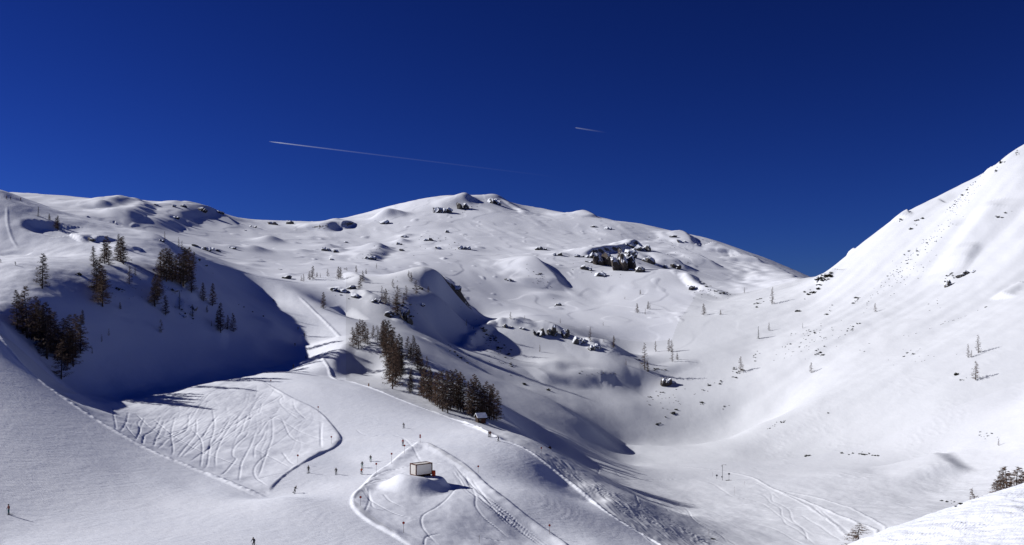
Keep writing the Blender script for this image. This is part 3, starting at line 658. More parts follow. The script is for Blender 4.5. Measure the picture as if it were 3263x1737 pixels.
def plant_tree(u, v, hpx, kind, label, group=None, ymin=0, dy=0, wide=1.0, ytop=None):
    if ytop is not None:
        y = ytop; x = (u-UC)/F*y; zb = zat(ZG, x, y); h = (V0-v)/F*y-zb
    else:
        x, y = hit(u, v, ymin); y += dy; x = (u-UC)/F*y; zb = zat(ZG, x, y); h = hpx/F*y
    s = h/14.0; r = random.Random(int(u*7+v*13)); rz = r.uniform(0, 6.28)
    sp = kind == 's'
    t, c = SPR[r.randrange(2)] if sp else LAR[{'d': [0,1,3,7,2], 'l': [4,5,6], 'm': [0,2,5,6], 'w': [6,2]}[kind][r.randrange({'d':5,'l':3,'m':4,'w':2}[kind])]]
    e = empty('spruce_tree' if sp else 'larch_tree', (x, y, zb-.15), rz, (s*wide, s*wide, s))
    e.rotation_euler = (r.uniform(-.03,.03), r.uniform(-.03,.03), rz)
    tag(e, label, 'tree', group); link('trunk', t, e); link('crown', c, e)
    return e
def stand(items, where, group, kind='d', ymin=0, noun='larch', wide=1.0):
    items = sorted(items)
    for i, it in enumerate(items):
        w_ = ('leftmost ' if i == 0 else ORD[i]+' ')+noun+(' ' if i == 0 else ' from left ')
        if i == len(items)-1 and i > 0: w_ = 'rightmost '+noun+' '
        plant_tree(it[0], it[1], it[2], it[3] if len(it) > 3 else kind, w_+where, group, ymin, 0, wide)
stand([(53,1045,125),(85,1077,170),(112,1050,110),(128,1090,135),(149,1143,185),(141,1062,95),(173,1105,115),(204,1125,115),(195,1208,130),(225,1153,155),(241,1137,140),(257,1125,125),(263,1030,45),(100,1082,120),(160,1125,140),(215,1165,120),(135,1110,130),(233,1168,120),(183,1150,120),(72,1060,100)],
  'in dark stand at foot of shaded hill', 'larches at the foot of the shaded hill', wide=1.2)
stand([(298,850,68),(309,930,105),(318,930,110),(327,977,125),(340,826,77),(347,845,62),(333,840,80),(375,830,60),(378,785,42),(393,842,92),(385,835,80),(412,906,60,'l'),(431,878,30,'l'),(135,919,115),(322,960,95)],
  'in open rows on upper shaded hillside', 'larches on the upper shaded hillside', wide=1.3)
stand([(530,897,110),(513,880,80),(522,890,100),(548,897,95),(584,912,130),(603,880,95),(617,850,50),(610,932,85),(494,977,105),(500,960,80),(510,945,70),(528,1004,65),(540,880,90),(595,900,110),(574,905,100),(559,890,80)],
  'in the clump on the shaded spur', 'larches on the shaded spur', wide=1.25)
stand([(648,960,62),(677,975,75),(703,1060,98),(725,1050,48),(743,1057,62),(660,996,25),(674,1040,20,'l'),(695,1045,60),(383,985,24),(347,1070,26,'l'),(324,1090,26,'l'),(294,1127,22,'l')],
  'scattered down right of shaded hill', 'scattered larches on the shaded hill', ymin=300)
plant_tree(571,985,60,'s','narrow dark green spruce standing on the shaded spur')
plant_tree(614,1009,40,'s','squat dark conifer beside snowy rocks on the shaded spur', wide=1.7)
plant_tree(513,1060,45,'l','single small bare larch low on the open shaded slope')
stand([(122,689,32,'s'),(157,701,22),(185,733,48),(178,728,36)], 'on groomed crest at upper left', 'trees on the crest at upper left', noun='small dark tree', wide=1.2)
stand([(525,765,30,'l'),(570,790,34,'l'),(579,795,30,'l')], 'on the skyline of the piste shoulder', 'larches on the piste shoulder', noun='thin larch')
K_ = [(1124,1105,65,'m'),(1142,1112,85,'m'),(1148,1070,55,'m'),(1156,1092,75,'m'),(1163,1088,65,'m'),(1172,1099,55,'m'),(1188,1080,45,'m'),(1203,1092,58,'m'),(1135,1100,75,'m')]
stand(K_, 'in loose group at upper end of wooded knoll', 'larches at the upper end of the knoll')
stand([(1217,1099,80),(1227,1125,110),(1240,1157,140),(1251,1240,150),(1256,1189,150),(1243,1215,125),(1265,1205,130),(1275,1208,100),(1233,1140,110),(1248,1180,130),(1270,1180,120),(1222,1110,90),(1260,1225,120)],
  'in the tall dark clump on the knoll', 'larches in the tall clump on the knoll')
plant_tree(1281,1189,118,'s','tall blackish spruce at the right edge of the tall clump')
stand([(1300,1144,75),(1318,1141,75),(1330,1176,80),(1339,1182,70),(1345,1189,50),(1308,1150,60),(1325,1160,70),(1360,1170,38,'l')], 'behind gap between two dark stands', 'larches behind the knoll gap')
stand([(1307,1253,70),(1313,1247,75),(1342,1260,90),(1358,1272,110),(1368,1279,115),(1387,1288,105),(1400,1298,120),(1410,1311,135),(1427,1317,140),(1421,1300,120),(1445,1301,120),(1455,1298,125),(1467,1311,130),(1477,1314,120),(1350,1268,100),(1375,1280,100),(1395,1295,110),(1435,1305,130),(1460,1308,120)],
  'in long dense row behind piste edge', 'larches in the long row behind the piste')
stand([(1496,1325,115),(1511,1328,140),(1522,1330,130),(1538,1334,110),(1551,1336,125),(1573,1338,118),(1583,1340,100),(1504,1328,120),(1530,1332,120),(1560,1336,112),(1545,1336,100),(1566,1338,105)],
  'in tall group around wooden hut', 'larches around the wooden hut')
stand([(996,890,45),(985,892,30),(967,897,26),(960,896,20),(1010,884,18),(1021,884,16),(1045,882,27,'l'),(1079,890,42),(1086,888,38),(1105,862,12),(1135,868,24),(1166,873,18),(1147,922,48),(1156,897,36),(1200,856,18,'l')],
  'on sunny terrace in middle distance', 'larches on the sunny terrace', kind='m', ymin=560)
stand([(1252,915,28),(1302,883,22),(1310,898,32),(1326,938,48),(1294,958,50),(1217,964,55),(1230,970,52),(1224,962,40),(1265,1002,95),(1261,1003,70),(1285,967,22),(1365,932,22),(1240,975,35)],
  'among snowy rocks of middle knoll', 'larches among the rocks of the middle knoll', kind='m', ymin=520)
plant_tree(1031,984,55,'d','single bushy brown larch beside the upper piste')
stand([(1627,1017,25),(1672,1015,12),(1785,1030,17),(1922,1038,13),(1486,1038,22),(1509,1049,12),(1720,1121,24)], 'around rim of snowy bowl', 'small larches round the bowl rim', kind='l', ymin=560, noun='tiny bare larch')
stand([(1880,1089,50),(1955,1108,40),(1924,1090,14),(2055,1178,88),(2064,1180,30),(2089,1121,38),(2131,1121,44),(2139,1122,40),(2142,1153,45),(2158,1147,24),(1995,1163,20)], 'in line across the bowl', 'larches across the bowl', kind='m', ymin=520, noun='bare larch')
stand([(2030,997,32),(2065,985,26),(2071,985,20),(2056,1002,20),(2040,938,16),(1991,954,10),(2243,1004,38),(2296,1004,18),(2372,934,20)], 'high on slope below saddle', 'larches below the saddle', kind='m', ymin=600, noun='small larch')
plant_tree(2417,1079,40,'s','dark green spruce alone on the lower white flank')
plant_tree(2558,1046,18,'s','tiny dark spruce among dwarf pines on the flank')
stand([(2361,1186,52),(2460,970,57),(2450,1054,28),(2789,994,30),(2585,1188,36)], 'standing on steep white flank', 'single larches on the steep flank', kind='l', noun='bare larch')
plant_tree(3117,1125,60,'l','taller bare larch of the pair casting shadows on the flank',None,wide=1.25)
plant_tree(3085,1140,46,'l','shorter bare larch of the pair on the flank')
plant_tree(3095,1139,26,'l','spindly sapling between the pair of larches on the flank')
plant_tree(3109,1211,62,'l','broad conical bare larch beside a round shrub on the flank',None,wide=1.5)
plant_tree(3182,1420,26,'l','small bare larch among stones at the foot of the flank')
for u, v, y, k, l, wd in [(2735,1660,82,'w','bare larch top rising behind the lowest end of the near bank',2.4),(3103,1549,126,'l','leaning bare larch top behind the middle of the near bank',.8),(3195,1500,100,'w','leftmost tall larch of the group behind the near bank',1.6),
     (3207,1480,104,'w','tallest larch in the group behind the near bank',1.5),(3218,1512,118,'l','slim larch between two tall ones behind the near bank',.8),(3238,1480,102,'w','tall larch right of the slim one behind the near bank',1.6),(3264,1500,100,'w','larch at the far right end behind the near bank',1.6),(3175,1530,96,'w','low spreading larch at the left of the group behind the bank',1.9)]:
    plant_tree(u, v, 0, k, l, 'larches behind the near bank', 0, 0, wd, y)
# ------------------------------------------------------------------ shrubs
rs = random.Random(77)
def put_shrub(u, v, wpx, label, group, ms=None, ymin=0, name='dwarf_pine', cat='shrub', tall=1.0):
    x, y = hit(u, v, ymin); zb = zat(ZG, x, y); s = max(wpx, 3.2)/F*y/2.0
    o = link(name, (ms or SHR)[rs.randrange(len(ms or SHR))]); o.location = (x, y, zb-.05*s); o.rotation_euler = (0,0,rs.uniform(0,6.28)); sc = s*rs.uniform(.8,1.15)
    o.scale = (sc, sc, sc*tall*rs.uniform(.8,1.3)); tag(o, label, cat, group); return o
CL = [
 (2850,900,90,30,-.7,60,5,'across the upper flank'),(2960,770,80,24,-.8,50,5,'across the top of the flank'),(3080,630,50,20,-.9,40,5,'under the skyline'),(2600,1080,90,40,-.4,50,5,'on the lower flank'),(2960,1090,160,60,-.3,30,4.5,'on the open flank'),(2150,1270,60,40,-.3,20,5,'below the flank'),(1560,1100,60,40,.8,40,5,'by the bowl'),(2240,930,60,16,.2,24,5,'by the saddle'),(1390,770,90,30,.1,26,5,'under the summit'),(1180,810,60,24,-.3,16,5,'in the gully'),(1900,860,70,26,.2,20,5,'under the cliffs'),(2150,800,70,20,.5,16,5,'on the far ridge'),(1720,890,40,26,.8,16,5,'on the rib'),(1290,970,60,50,.4,40,6,'on the middle knoll'),(560,960,80,50,.5,30,5,'on the shaded spur'),(400,930,60,24,.1,16,5,'on the ledge'),(1460,1120,50,10,.6,16,5,'down to the bowl'),(1480,670,40,14,0,14,5,'at the summit'), # u, v, spread u, spread v, slant, n, size px, place
 (2622,890,24,14,-.6,24,13,'in the thick patch on first shoulder of flank'),(2585,930,26,12,-.5,16,11,'in the broken row below first shoulder of flank'),(2545,990,14,6,-.6,4,13,'in the little clump left of the flank shoulder'),
 (2415,962,14,14,-.3,9,9,'beside the saddle, round the lone larch'),(2560,1065,40,16,-.4,10,7,'in the scatter below the tiny spruce'),(2535,1110,45,18,-.4,14,7,'right of the dark spruce'),(2612,1125,14,12,-.3,10,9,'in the knot above a bare larch on the flank'),
 (2745,945,26,10,-.6,6,10,'in the middle of the white flank'),(2640,990,16,10,-.9,7,8,'halfway up the white flank'),(2710,1050,26,8,-.6,9,10,'in the short slanting row on the flank'),(2770,1110,30,16,-.3,3,7,'on the open middle of the flank'),
 (2860,870,50,14,-.7,12,7,'in the scattered belt across the upper flank'),(2930,790,60,16,-.8,20,7,'in the dense belt across the upper flank'),(2870,700,10,9,-.9,6,8,'on the dark step of the skyline ridge'),(2925,705,16,9,-.8,8,10,'just under the skyline ridge'),
 (3040,650,30,12,-.8,14,8,'in the dark group high under the skyline'),(3090,600,34,9,-1.1,20,6,'in the strip along the upper skyline'),(3190,520,22,12,-1.1,12,9,'near the top of the skyline ridge'),(3240,490,12,7,-.6,7,7,'at the very top of the ridge'),
 (3030,880,24,14,-.6,12,9,'beside the dark rock step on the flank'),(2990,960,50,20,-.6,6,7,'on the right of the upper flank'),(3195,685,20,9,-.4,7,8,'on the smooth face near the right edge'),
 (2900,1130,16,8,-.3,4,9,'low on the open flank'),(3075,1205,18,8,-.4,7,7,'beside the broad conical larch'),(3045,1195,2,2,0,1,17,'left of the broad conical larch, a round one'),(3140,1088,10,3,-.4,3,10,'right of the pair of bare larches'),(2960,1150,60,26,-.3,4,5,'on the blank lower flank'),
 (2350,1180,22,18,-.4,12,9,'round the bare larch at the foot of the flank'),(2400,1140,16,14,-.6,8,8,'left of the scatter at the foot of the flank'),(2265,1235,44,14,-.5,10,8,'in the loose row on the rim of the basin'),(2294,1224,2,2,0,1,15,'big round one on the basin rim'),
 (2120,1215,10,12,.3,5,9,'about the dark boulder in the basin'),(2085,1268,34,10,-.45,12,9,'in the slanting row below the dark boulder'),(2145,1312,4,3,0,1,13,'lone dark one under the slanting row'),(2148,1310,10,5,-.5,2,9,'on the crest line below the basin'),(2122,1331,2,2,0,1,14,'dark one at the lower end of the crest line'),(2094,1352,6,6,-.5,6,8,'at the end of the crest line'),(2235,1290,16,8,-.4,6,8,'on the bright slope below the flank'),(2310,1298,18,4,-.3,4,6,'in the small group on the bright slope'),
 (2092,1178,40,5,0,9,9,'at the feet of the larches across the bowl'),(1900,1192,60,7,.05,10,7,'along the swell in the bowl floor'),(2030,1148,16,4,0,4,8,'left of the larches across the bowl'),
 (1555,1065,26,16,.8,24,9,'on the stony left rim of the bowl'),(1600,1110,26,20,.9,22,9,'on the shaded left side of the bowl'),(1470,1140,34,5,.62,12,10,'in the row leading down to the bowl'),(1625,1158,14,8,.5,5,9,'low on the shaded side of the bowl'),(1672,1224,12,3,.3,6,10,'on the lit lip below the bowl'),(1745,1244,2,2,0,1,11,'single one on the lit lip below the bowl'),
 (2290,932,34,5,.15,16,8,'along the crest of the saddle'),(2240,905,26,6,.5,12,8,'on the ridge left of the saddle'),(1725,885,24,10,.8,12,7,'on the small rib under the cliffs'),(1620,892,10,4,-.4,4,8,'on the snowfield left of the rib'),
 (2645,1317,3,3,0,1,14,'lone upright one on the lower crest'),(2480,1350,50,4,-.48,10,8,'along the low crest line at the foot of the flank'),(2760,1449,26,5,.1,16,9,'in the flat dark scree at lower right'),(2682,1443,3,2,0,1,16,'left end of the dark patch on the lower right'),(2577,1453,10,2,-.1,4,11,'in the small patch left of the scree'),
 (3030,1602,28,7,.15,10,10,'in the hollow just behind the near bank'),(3140,1390,34,12,.2,9,8,'round the small larch at the foot of the flank'),
 (388,925,26,5,.1,9,9,'on the bare ledge of the shaded hill'),(590,1000,24,12,.5,12,9,'among the rocks of the shaded spur'),(250,872,8,4,.3,3,14,'on the brow of the shaded hill'),(640,835,20,5,.8,7,8,'along the skyline below the larch clump'),(790,985,22,4,.5,5,6,'on the lower shaded side of the upper piste'),
 (1285,985,36,20,.6,14,9,'in the rocky middle knoll'),(1340,925,26,14,.6,10,9,'on the shaded brow of the middle knoll'),(1080,935,40,8,.2,8,7,'on the sunny terrace edge'),
]
tot_n = sum(c[5] for c in CL)
scrub_small = G()
cand = []
for (u, v, su, sv, sl_, n_, px, place) in CL:
    for i in range(n_):
        du = rs.gauss(0, su*.6); cand.append((px*rs.uniform(.55,1.35), u+du, v+du*sl_+rs.gauss(0, sv*.6), place, n_))
cand.sort(key=lambda c: -c[0])
ym = lambda u, v: 560 if (u > 1400 and v < 1110) else (300 if u > 1300 and v < 1500 else 0)
n_big = 285
by_place = {}
for c in cand[:n_big]: by_place.setdefault(c[3], []).append(c)
for place, cs in by_place.items():
    cs.sort(key=lambda c: c[1])
    for i, (px, u, v, _, n_) in enumerate(cs):
        w_ = 'single dwarf pine ' if len(cs) == 1 else 'leftmost dwarf pine ' if i == 0 else 'rightmost dwarf pine ' if i == len(cs)-1 else ORD[i]+' dwarf pine from left '
        put_shrub(u, v, px*1.45, w_+place.replace(', a round one', ', round').replace(', round the lone larch', ''), 'dwarf pines '+place, ymin=ym(u,v))
for (px, u, v, place, n_) in cand[285:]:
    x, y = hit(u, v, ym(u,v)); zb = zat(ZG, x, y); s = max(px,4.5)/F*y/2; me = SHR[rs.randrange(6)]; a = rs.uniform(0,6.28); ca, sa = math.cos(a)*s, math.sin(a)*s
    scrub_small.add([(x+p.co.x*ca-p.co.y*sa, y+p.co.x*sa+p.co.y*ca, zb+p.co.z*s) for p in me.vertices], [tuple(q.vertices) for q in me.polygons])
o = link('dwarf_pine_scrub', mesh('dwarf_pine_scrub', scrub_small.vf(), M['scrub'])); tag(o, 'tiny dark tufts of scrub scattered over the snow slopes', 'scrub', kind='stuff')
for u, v, w_, tl, l in [(1752,1429,16,1.6,'reddish brown bare bush at the tip of the shadow below the plateau'),(3140,1600,44,1.0,'wide brown bush on the near bank below the tall larches'),(3165,1590,40,1.0,'brown bush nestled against the larch group behind the bank'),(1285,967,12,1.5,'small rust coloured bush among the rocks of the middle knoll'),(1098,858,8,1.2,'small brown bush on the sunny terrace'),(490,862,16,.8,'low reddish bush under the clump on the shaded spur')]:
    yb = 0
    if v >= 1590 and u > 3000:
        x, y = (u-UC)/F*100, 100; zb = (V0-v)/F*100-.8; ob = link('bare_shrub', BSH[0]); s = w_/F*y/2; ob.location = (x,y,zat(ZG,x,y)); ob.scale = (s*1.3,s*1.3,(((V0-(v-40))/F*100)-zat(ZG,x,y))/.75)
        tag(ob, l, 'shrub', 'brown bushes')
    else: put_shrub(u, v, w_, l, 'brown bushes', BSH, name='bare_shrub', tall=tl)
# ------------------------------------------------------------------ rocks
def hull(seed, n=26, sx_=1, sy_=1, sz_=1):
    r = random.Random(seed); bm = bmesh.new()
    for _ in range(n):
        d = Vector((r.gauss(0,1), r.gauss(0,1), r.gauss(0,1))).normalized()*r.uniform(.75,1.1); bm.verts.new((d.x*sx_, d.y*sy_, d.z*sz_))
    res = bmesh.ops.convex_hull(bm, input=bm.verts[:]); 
    bmesh.ops.delete(bm, geom=[g for g in bm.verts if not g.link_faces], context='VERTS')
    bmesh.ops.subdivide_edges(bm, edges=bm.edges[:], cuts=2, use_grid_fill=True)
    for q in bm.verts:
        k = noise.noise(q.co*2.3+Vector((seed,0,0)))*.16+noise.noise(q.co*5.1+Vector((0,seed,0)))*.08; q.co *= 1+k
    v = [tuple(q.co) for q in bm.verts]; bm.verts.index_update(); f = [tuple(q.index for q in p.verts) for p in bm.faces]; bm.free(); return v, f
HULLS = {k: [mesh('rock', hull(10*i+j), M[mk]) for i in range(4)] for j, (k, mk) in enumerate([('g','rock'),('b','rockb'),('s','rocks')])}
def outcrop(u, v, wpx, hpx, kind, label, group=None, n=3, ymin=560):
    """v is the foot of the outcrop; pieces are bedded in the slope"""
    x, y = hit(u, v, ymin); zb = zat(ZG, x, y); W_, H_ = wpx/F*y, hpx/F*y
    e = empty('rock_outcrop', (x, y, zb)); tag(e, label, 'rock', group); r = random.Random(int(u*3+v*5))
    for i in range(n):
        f = (i+.5+r.uniform(-.35,.35))/n-.5; k_ = r.uniform(.75,1.12) if kind == 'b' else r.uniform(.45,1.25); s = (W_/n*.92*k_, W_/n*.6*k_+H_*.25, H_*.6*k_)
        ox = f*W_; oy = H_*.35+r.uniform(-.1,.1)*W_; zz = zat(ZG, x+ox, y+oy)
        o = link('rock', HULLS[kind][r.randrange(4)], e); o.location = (ox, oy, max(zz-zb, -.3*H_)*.5+H_*.22*k_); o.rotation_euler = (r.uniform(-.5,.5), r.uniform(-.5,.5), r.uniform(-.6,.6)+(3.14 if r.random()<.5 else 0)); o.scale = s
    return e
for (u, v, w_, h_, k, l, n_) in [
 (1925,848,56,62,'b','tall brown and grey cliff face, left of the two main buttresses',3),(1990,864,60,78,'b','tall brown and grey cliff face, right of the two main buttresses',3),(1893,824,26,26,'g','dark ledge at the left end of the main cliffs',3),(1955,835,20,40,'g','dark cleft rock between the two buttresses',2),
 (1850,820,46,16,'s','low snow-dusted rock band left of the main cliffs',4),(1875,836,24,8,'g','thin dark slab under the rock band',2),(1873,862,34,20,'g','dark rock below the left buttress',3),(1912,880,28,14,'s','snow-crusted boulder below the dark rock',2),
 (2012,820,30,32,'s','snowy crag right of the main cliffs',2),(2060,836,36,22,'g','dark boulder under the snow crag',2),(2050,800,44,26,'s','broken snowy crag above the dark boulder',4),(2010,788,34,12,'g','dark rim of rocks above the cliffs',3),(2045,867,22,22,'g','pointed rock standing in the snow below the crag',1),(2107,852,36,26,'s','rounded snow-plastered rock right of the crag',2),(2158,858,28,20,'b','brown streaked rock at the start of the cornice',2),(2010,864,12,10,'g','small stone below the right buttress',1),
 (1726,796,34,13,'g','twin dark rocks on the snowfield left of the cliffs',3),(1778,815,26,13,'g','small dark rocks between the twin rocks and the cliffs',3),(2210,924,20,20,'b','rough brown boulder on the ridge below the cornice',1),(1780,974,22,12,'g','dark rock at the tip of the snowy rib',2),(1622,896,26,9,'s','low rocks left of the snowy rib',3),
 (1412,678,50,22,'s','shadowed rocks on the left of the summit',4),(1475,668,26,34,'g','dark crag on the left of the summit',2),(1575,650,40,26,'s','snowy rocks just right of the summit',4),(1215,715,36,30,'s','blocky snow-covered tor on the left shoulder',1),
 (640,672,34,14,'g','dark rocks on the left skyline',3),(585,660,24,10,'g','snow-capped blocks on the left skyline',3),(555,660,18,16,'s','big rounded snow-capped block on the left skyline',1),(500,655,14,8,'g','small snow-capped block farthest left on the skyline',1),(560,696,20,8,'g','small rocks below the rounded block',2),(700,680,22,10,'g','dark rocks at the end of the left skyline',2),(870,716,32,14,'b','dark overhanging rock in the dip of the skyline',2),(924,714,18,12,'g','square rock in the dip of the skyline',1),(806,724,26,10,'g','flat dark rock left of the dip',2),(780,735,10,6,'g','little stone below the flat dark rock',1),
 (620,785,26,14,'s','left snow-covered boulder behind the hill crest',1),(655,798,34,12,'s','middle snow-covered boulders behind the hill crest',3),(690,800,30,10,'s','right snow-covered boulders behind the hill crest',3),(740,792,30,10,'s','boulders farther right behind the hill crest',3),(1066,805,26,10,'g','dark-bellied boulder on the rolling slope',2),(1042,800,30,14,'s','dusted rocks on the rolling slope',3),(1060,828,16,7,'g','flat stone below the dark-bellied boulder',1),(896,860,12,5,'g','single flat stone above the terrace larches',1),(916,888,26,10,'s','snow-topped rock at the foot of the sunny terrace',1),
 (1180,826,36,12,'s','row of snow-dusted rocks in the gully',4),(1282,800,14,6,'g','small dark stone in the middle of the main slope',1),(1275,780,20,16,'s','snowy rock in the middle of the main slope',2),(1288,756,16,10,'s','higher snowy rock in the middle of the main slope',1),(1425,742,14,16,'s','stack of little stones under the summit',2),(1360,768,30,12,'s','scattered stones left under the summit',3),(1395,793,20,8,'s','low stones on the central slope',2),(1480,795,34,14,'s','patch of dusted rocks on the central slope',4),(1105,774,12,8,'g','small rock on the left of the main slope',1),
 (1895,724,14,6,'g','dark stone below the right skyline',1),(1935,730,24,8,'s','snowy stones below the right skyline',2),(2147,756,14,7,'g','dark rock near the right skyline',1),(2172,772,20,7,'s','snowy rock near the right skyline',2)]:
    outcrop(u, v, w_, h_, k, l, None, n_)
for (u, v, w_, h_, k, l, n_) in [
 (1718,1074,34,36,'g','left block of the dark rock band on the bowl rim',4),(1760,1072,38,34,'g','middle block of the dark rock band on the bowl rim',4),(1803,1076,22,26,'g','right block of the dark rock band on the bowl rim',2),(1848,1100,42,32,'s','snow-plastered rocks at the right end of the bowl rim',4),(1616,1046,32,16,'g','small dark rocks at the left of the bowl rim',3),(1665,1050,24,14,'s','snowy rocks on the crown of the bowl rim',2),(1895,1116,44,22,'s','stony snow mound under the bare larch',5),
 (1247,1010,42,20,'b','brown boulder on the middle knoll above the trees',2),(1292,1030,34,52,'g','steep dark rocks on the nose of the middle knoll',5),(1347,978,12,14,'g','dark rock on the shaded side of the middle knoll',1),(1130,948,20,16,'s','snow-topped round boulder on the terrace edge',1),(1195,965,30,16,'g','dark rocks below the terrace edge',3),(1080,930,44,12,'s','snowy ledge on the sunny terrace',3),(1120,920,26,10,'g','dark stones beside the terrace larch',2),(1460,925,14,14,'g','dark rock at the edge of the long shadow',1),
 (2122,1234,22,34,'b','dark mossy boulder in the right of the bowl',2),(2145,1220,18,14,'s','snowy stone beside the mossy boulder',1),
 (3025,912,16,22,'g','dark rock at the foot of the step on the flank',2),(3070,880,34,16,'g','overhanging dark rock step high on the flank',3),(3100,868,12,8,'g','small dark rock right of the step',1)]:
    outcrop(u, v, w_, h_, k, l, None, n_, 480)
for (u, v, w_, h_, k, l, n_) in [(285,768,16,10,'g','dark rock beside the upper piste on the hill',1),(612,985,24,14,'s','snowy rocks on the shaded spur',3),(580,1008,22,12,'g','dark rocks at the foot of the shaded spur',2),(515,770,16,12,'g','dark rocks on the crest of the piste shoulder',2),(545,925,40,10,'s','snow ledge rocks under the clump on the spur',3)]:
    outcrop(u, v, w_, h_, k, l, None, n_, 300)
# ------------------------------------------------------------------ people
def skin_body(name, joints, edges, mats, hipz, bend=0):
    me = bpy.data.meshes.new(name); me.from_pydata([j[:3] for j in joints], edges, [])
    ob = bpy.data.objects.new(name, me); COL.objects.link(ob)
    md = ob.modifiers.new('s', 'SKIN'); 
    sv = me.skin_vertices[0].data if me.skin_vertices else None
    if sv is None:
        bmx = bmesh.new(); bmx.from_mesh(me); bmx.verts.layers.skin.verify(); bmx.to_mesh(me); bmx.free(); sv = me.skin_vertices[0].data
    for i, j in enumerate(joints): sv[i].radius = (j[3], j[4] if len(j) > 4 else j[3]); sv[i].use_root = (i == 0)
    ms = ob.modifiers.new('b', 'SUBSURF'); ms.levels = 1; ms.render_levels = 1
    dg = bpy.context.evaluated_depsgraph_get(); ev = ob.evaluated_get(dg); m2 = bpy.data.meshes.new_from_object(ev); m2.name = name
    bpy.data.objects.remove(ob); m2.materials.clear()
    for k in mats: m2.materials.append(k)
    return m2
def person_mesh(pose):
    # metres, facing +y ; index: 0 pelvis 1 waist 2 chest 3 neck 4 head 5 crown
    if pose == 'stand': P_ = dict(pel=(0,0,.95), wa=(0,.0,1.12), ch=(0,.02,1.36), nk=(0,.03,1.50), hd=(0,.05,1.62), cr=(0,.05,1.72), kn=(.11,.05,.52), ft=(.12,0,.08), el=(.28,.02,1.16), ha=(.30,.16,.96))
    elif pose == 'ski': P_ = dict(pel=(0,-.10,.80), wa=(0,-.03,.97), ch=(0,.12,1.18), nk=(0,.20,1.31), hd=(0,.25,1.42), cr=(0,.27,1.52), kn=(.13,.17,.48), ft=(.14,-.02,.08), el=(.32,.18,1.0), ha=(.28,.46,.95))
    else: P_ = dict(pel=(0,-.05,.82), wa=(0,0,.99), ch=(0,.06,1.22), nk=(0,.1,1.36), hd=(0,.12,1.48), cr=(0,.12,1.58), kn=(.20,.12,.47), ft=(.27,0,.08), el=(.42,.05,1.18), ha=(.66,.08,1.10))
    J = [(*P_['pel'],.15,.12),(*P_['wa'],.145,.11),(*P_['ch'],.19,.13),(*P_['nk'],.065,.065),(*P_['hd'],.10,.115),(*P_['cr'],.075,.085)]
    E = [(0,1),(1,2),(2,3),(3,4),(4,5)]
    for s in (-1,1):
        b = len(J); kx, ky, kz = P_['kn']; fx, fy, fz = P_['ft']; ex, ey, ez = P_['el']; hx, hy, hz = P_['ha']; cx_, cy_, cz_ = P_['ch']
        hipx = P_['pel']; J += [(s*.10,hipx[1],hipx[2]-.07,.11),(s*kx,ky,kz,.085),(s*(kx+fx)/2,(ky+fy)/2-.03,(kz+fz)/2+.03,.078),(s*fx,fy,fz+.02,.065),(s*fx,fy+.16,fz-.01,.055)]
        E += [(0,b),(b,b+1),(b+1,b+2),(b+2,b+3),(b+3,b+4)]
        a = len(J); J += [(s*.19,cy_,cz_+.06,.085),(s*ex,ey,ez,.062),(s*hx,hy,hz,.05),(s*(hx-.01),hy+.09,hz-.03,.035)]; E += [(2,a),(a,a+1),(a+1,a+2),(a+2,a+3)]
    return J, E, P_
MC = {k: mat(k, c, .7, .25, 6) for k, c in dict(cloth_black=(.012,.012,.015), cloth_navy=(.015,.02,.045), cloth_red=(.35,.02,.02), cloth_orange=(.55,.09,.02), cloth_green=(.02,.16,.10), cloth_teal=(.02,.12,.14), cloth_grey=(.05,.05,.06), cloth_maroon=(.12,.015,.015), skin=(.42,.26,.19), boot=(.03,.03,.035), ski_paint=(.05,.05,.06), pole_metal=(.2,.2,.22), goggle=(.02,.02,.02)).items()}
_pc = {}
def body_for(pose, jk, tr):
    if (pose, jk, tr) in _pc: return _pc[(pose,jk,tr)]
    J, E, P_ = person_mesh(pose); me = skin_body('body', J, E, [MC[jk], MC[tr], MC['skin'], MC['boot']], P_['pel'][2])
    hz, nz = P_['pel'][2]+.02, P_['nk'][2]
    for p in me.polygons:
        c = p.center; k = 0
        if c.z > nz and abs(c.x) < .16: k = 2
        elif c.z < .26: k = 3
        elif c.z < hz and abs(c.x) < .24: k = 1
        elif (c-Vector((math.copysign(P_['ha'][0], c.x), P_['ha'][1]+.05, P_['ha'][2]-.01))).length < .11: k = 3
        p.material_index = k
        p.use_smooth = True
    _pc[(pose,jk,tr)] = (me, P_); return me, P_
def uv_dome(c, r, zlo=-.2, n=10, m_=5):
    v, f = [], []
    for i in range(m_+1):
        ph = math.pi/2*(1-i/m_)+math.asin(max(-1,zlo))*(i/m_)
        for k in range(n): a = 2*math.pi*k/n; v.append((c[0]+r[0]*math.cos(ph)*math.cos(a), c[1]+r[1]*math.cos(ph)*math.sin(a), c[2]+r[2]*math.sin(ph)))
    for i in range(m_):
        for k in range(n): f.append((i*n+k, (i+1)*n+k, (i+1)*n+(k+1)%n, i*n+(k+1)%n))
    return v, f
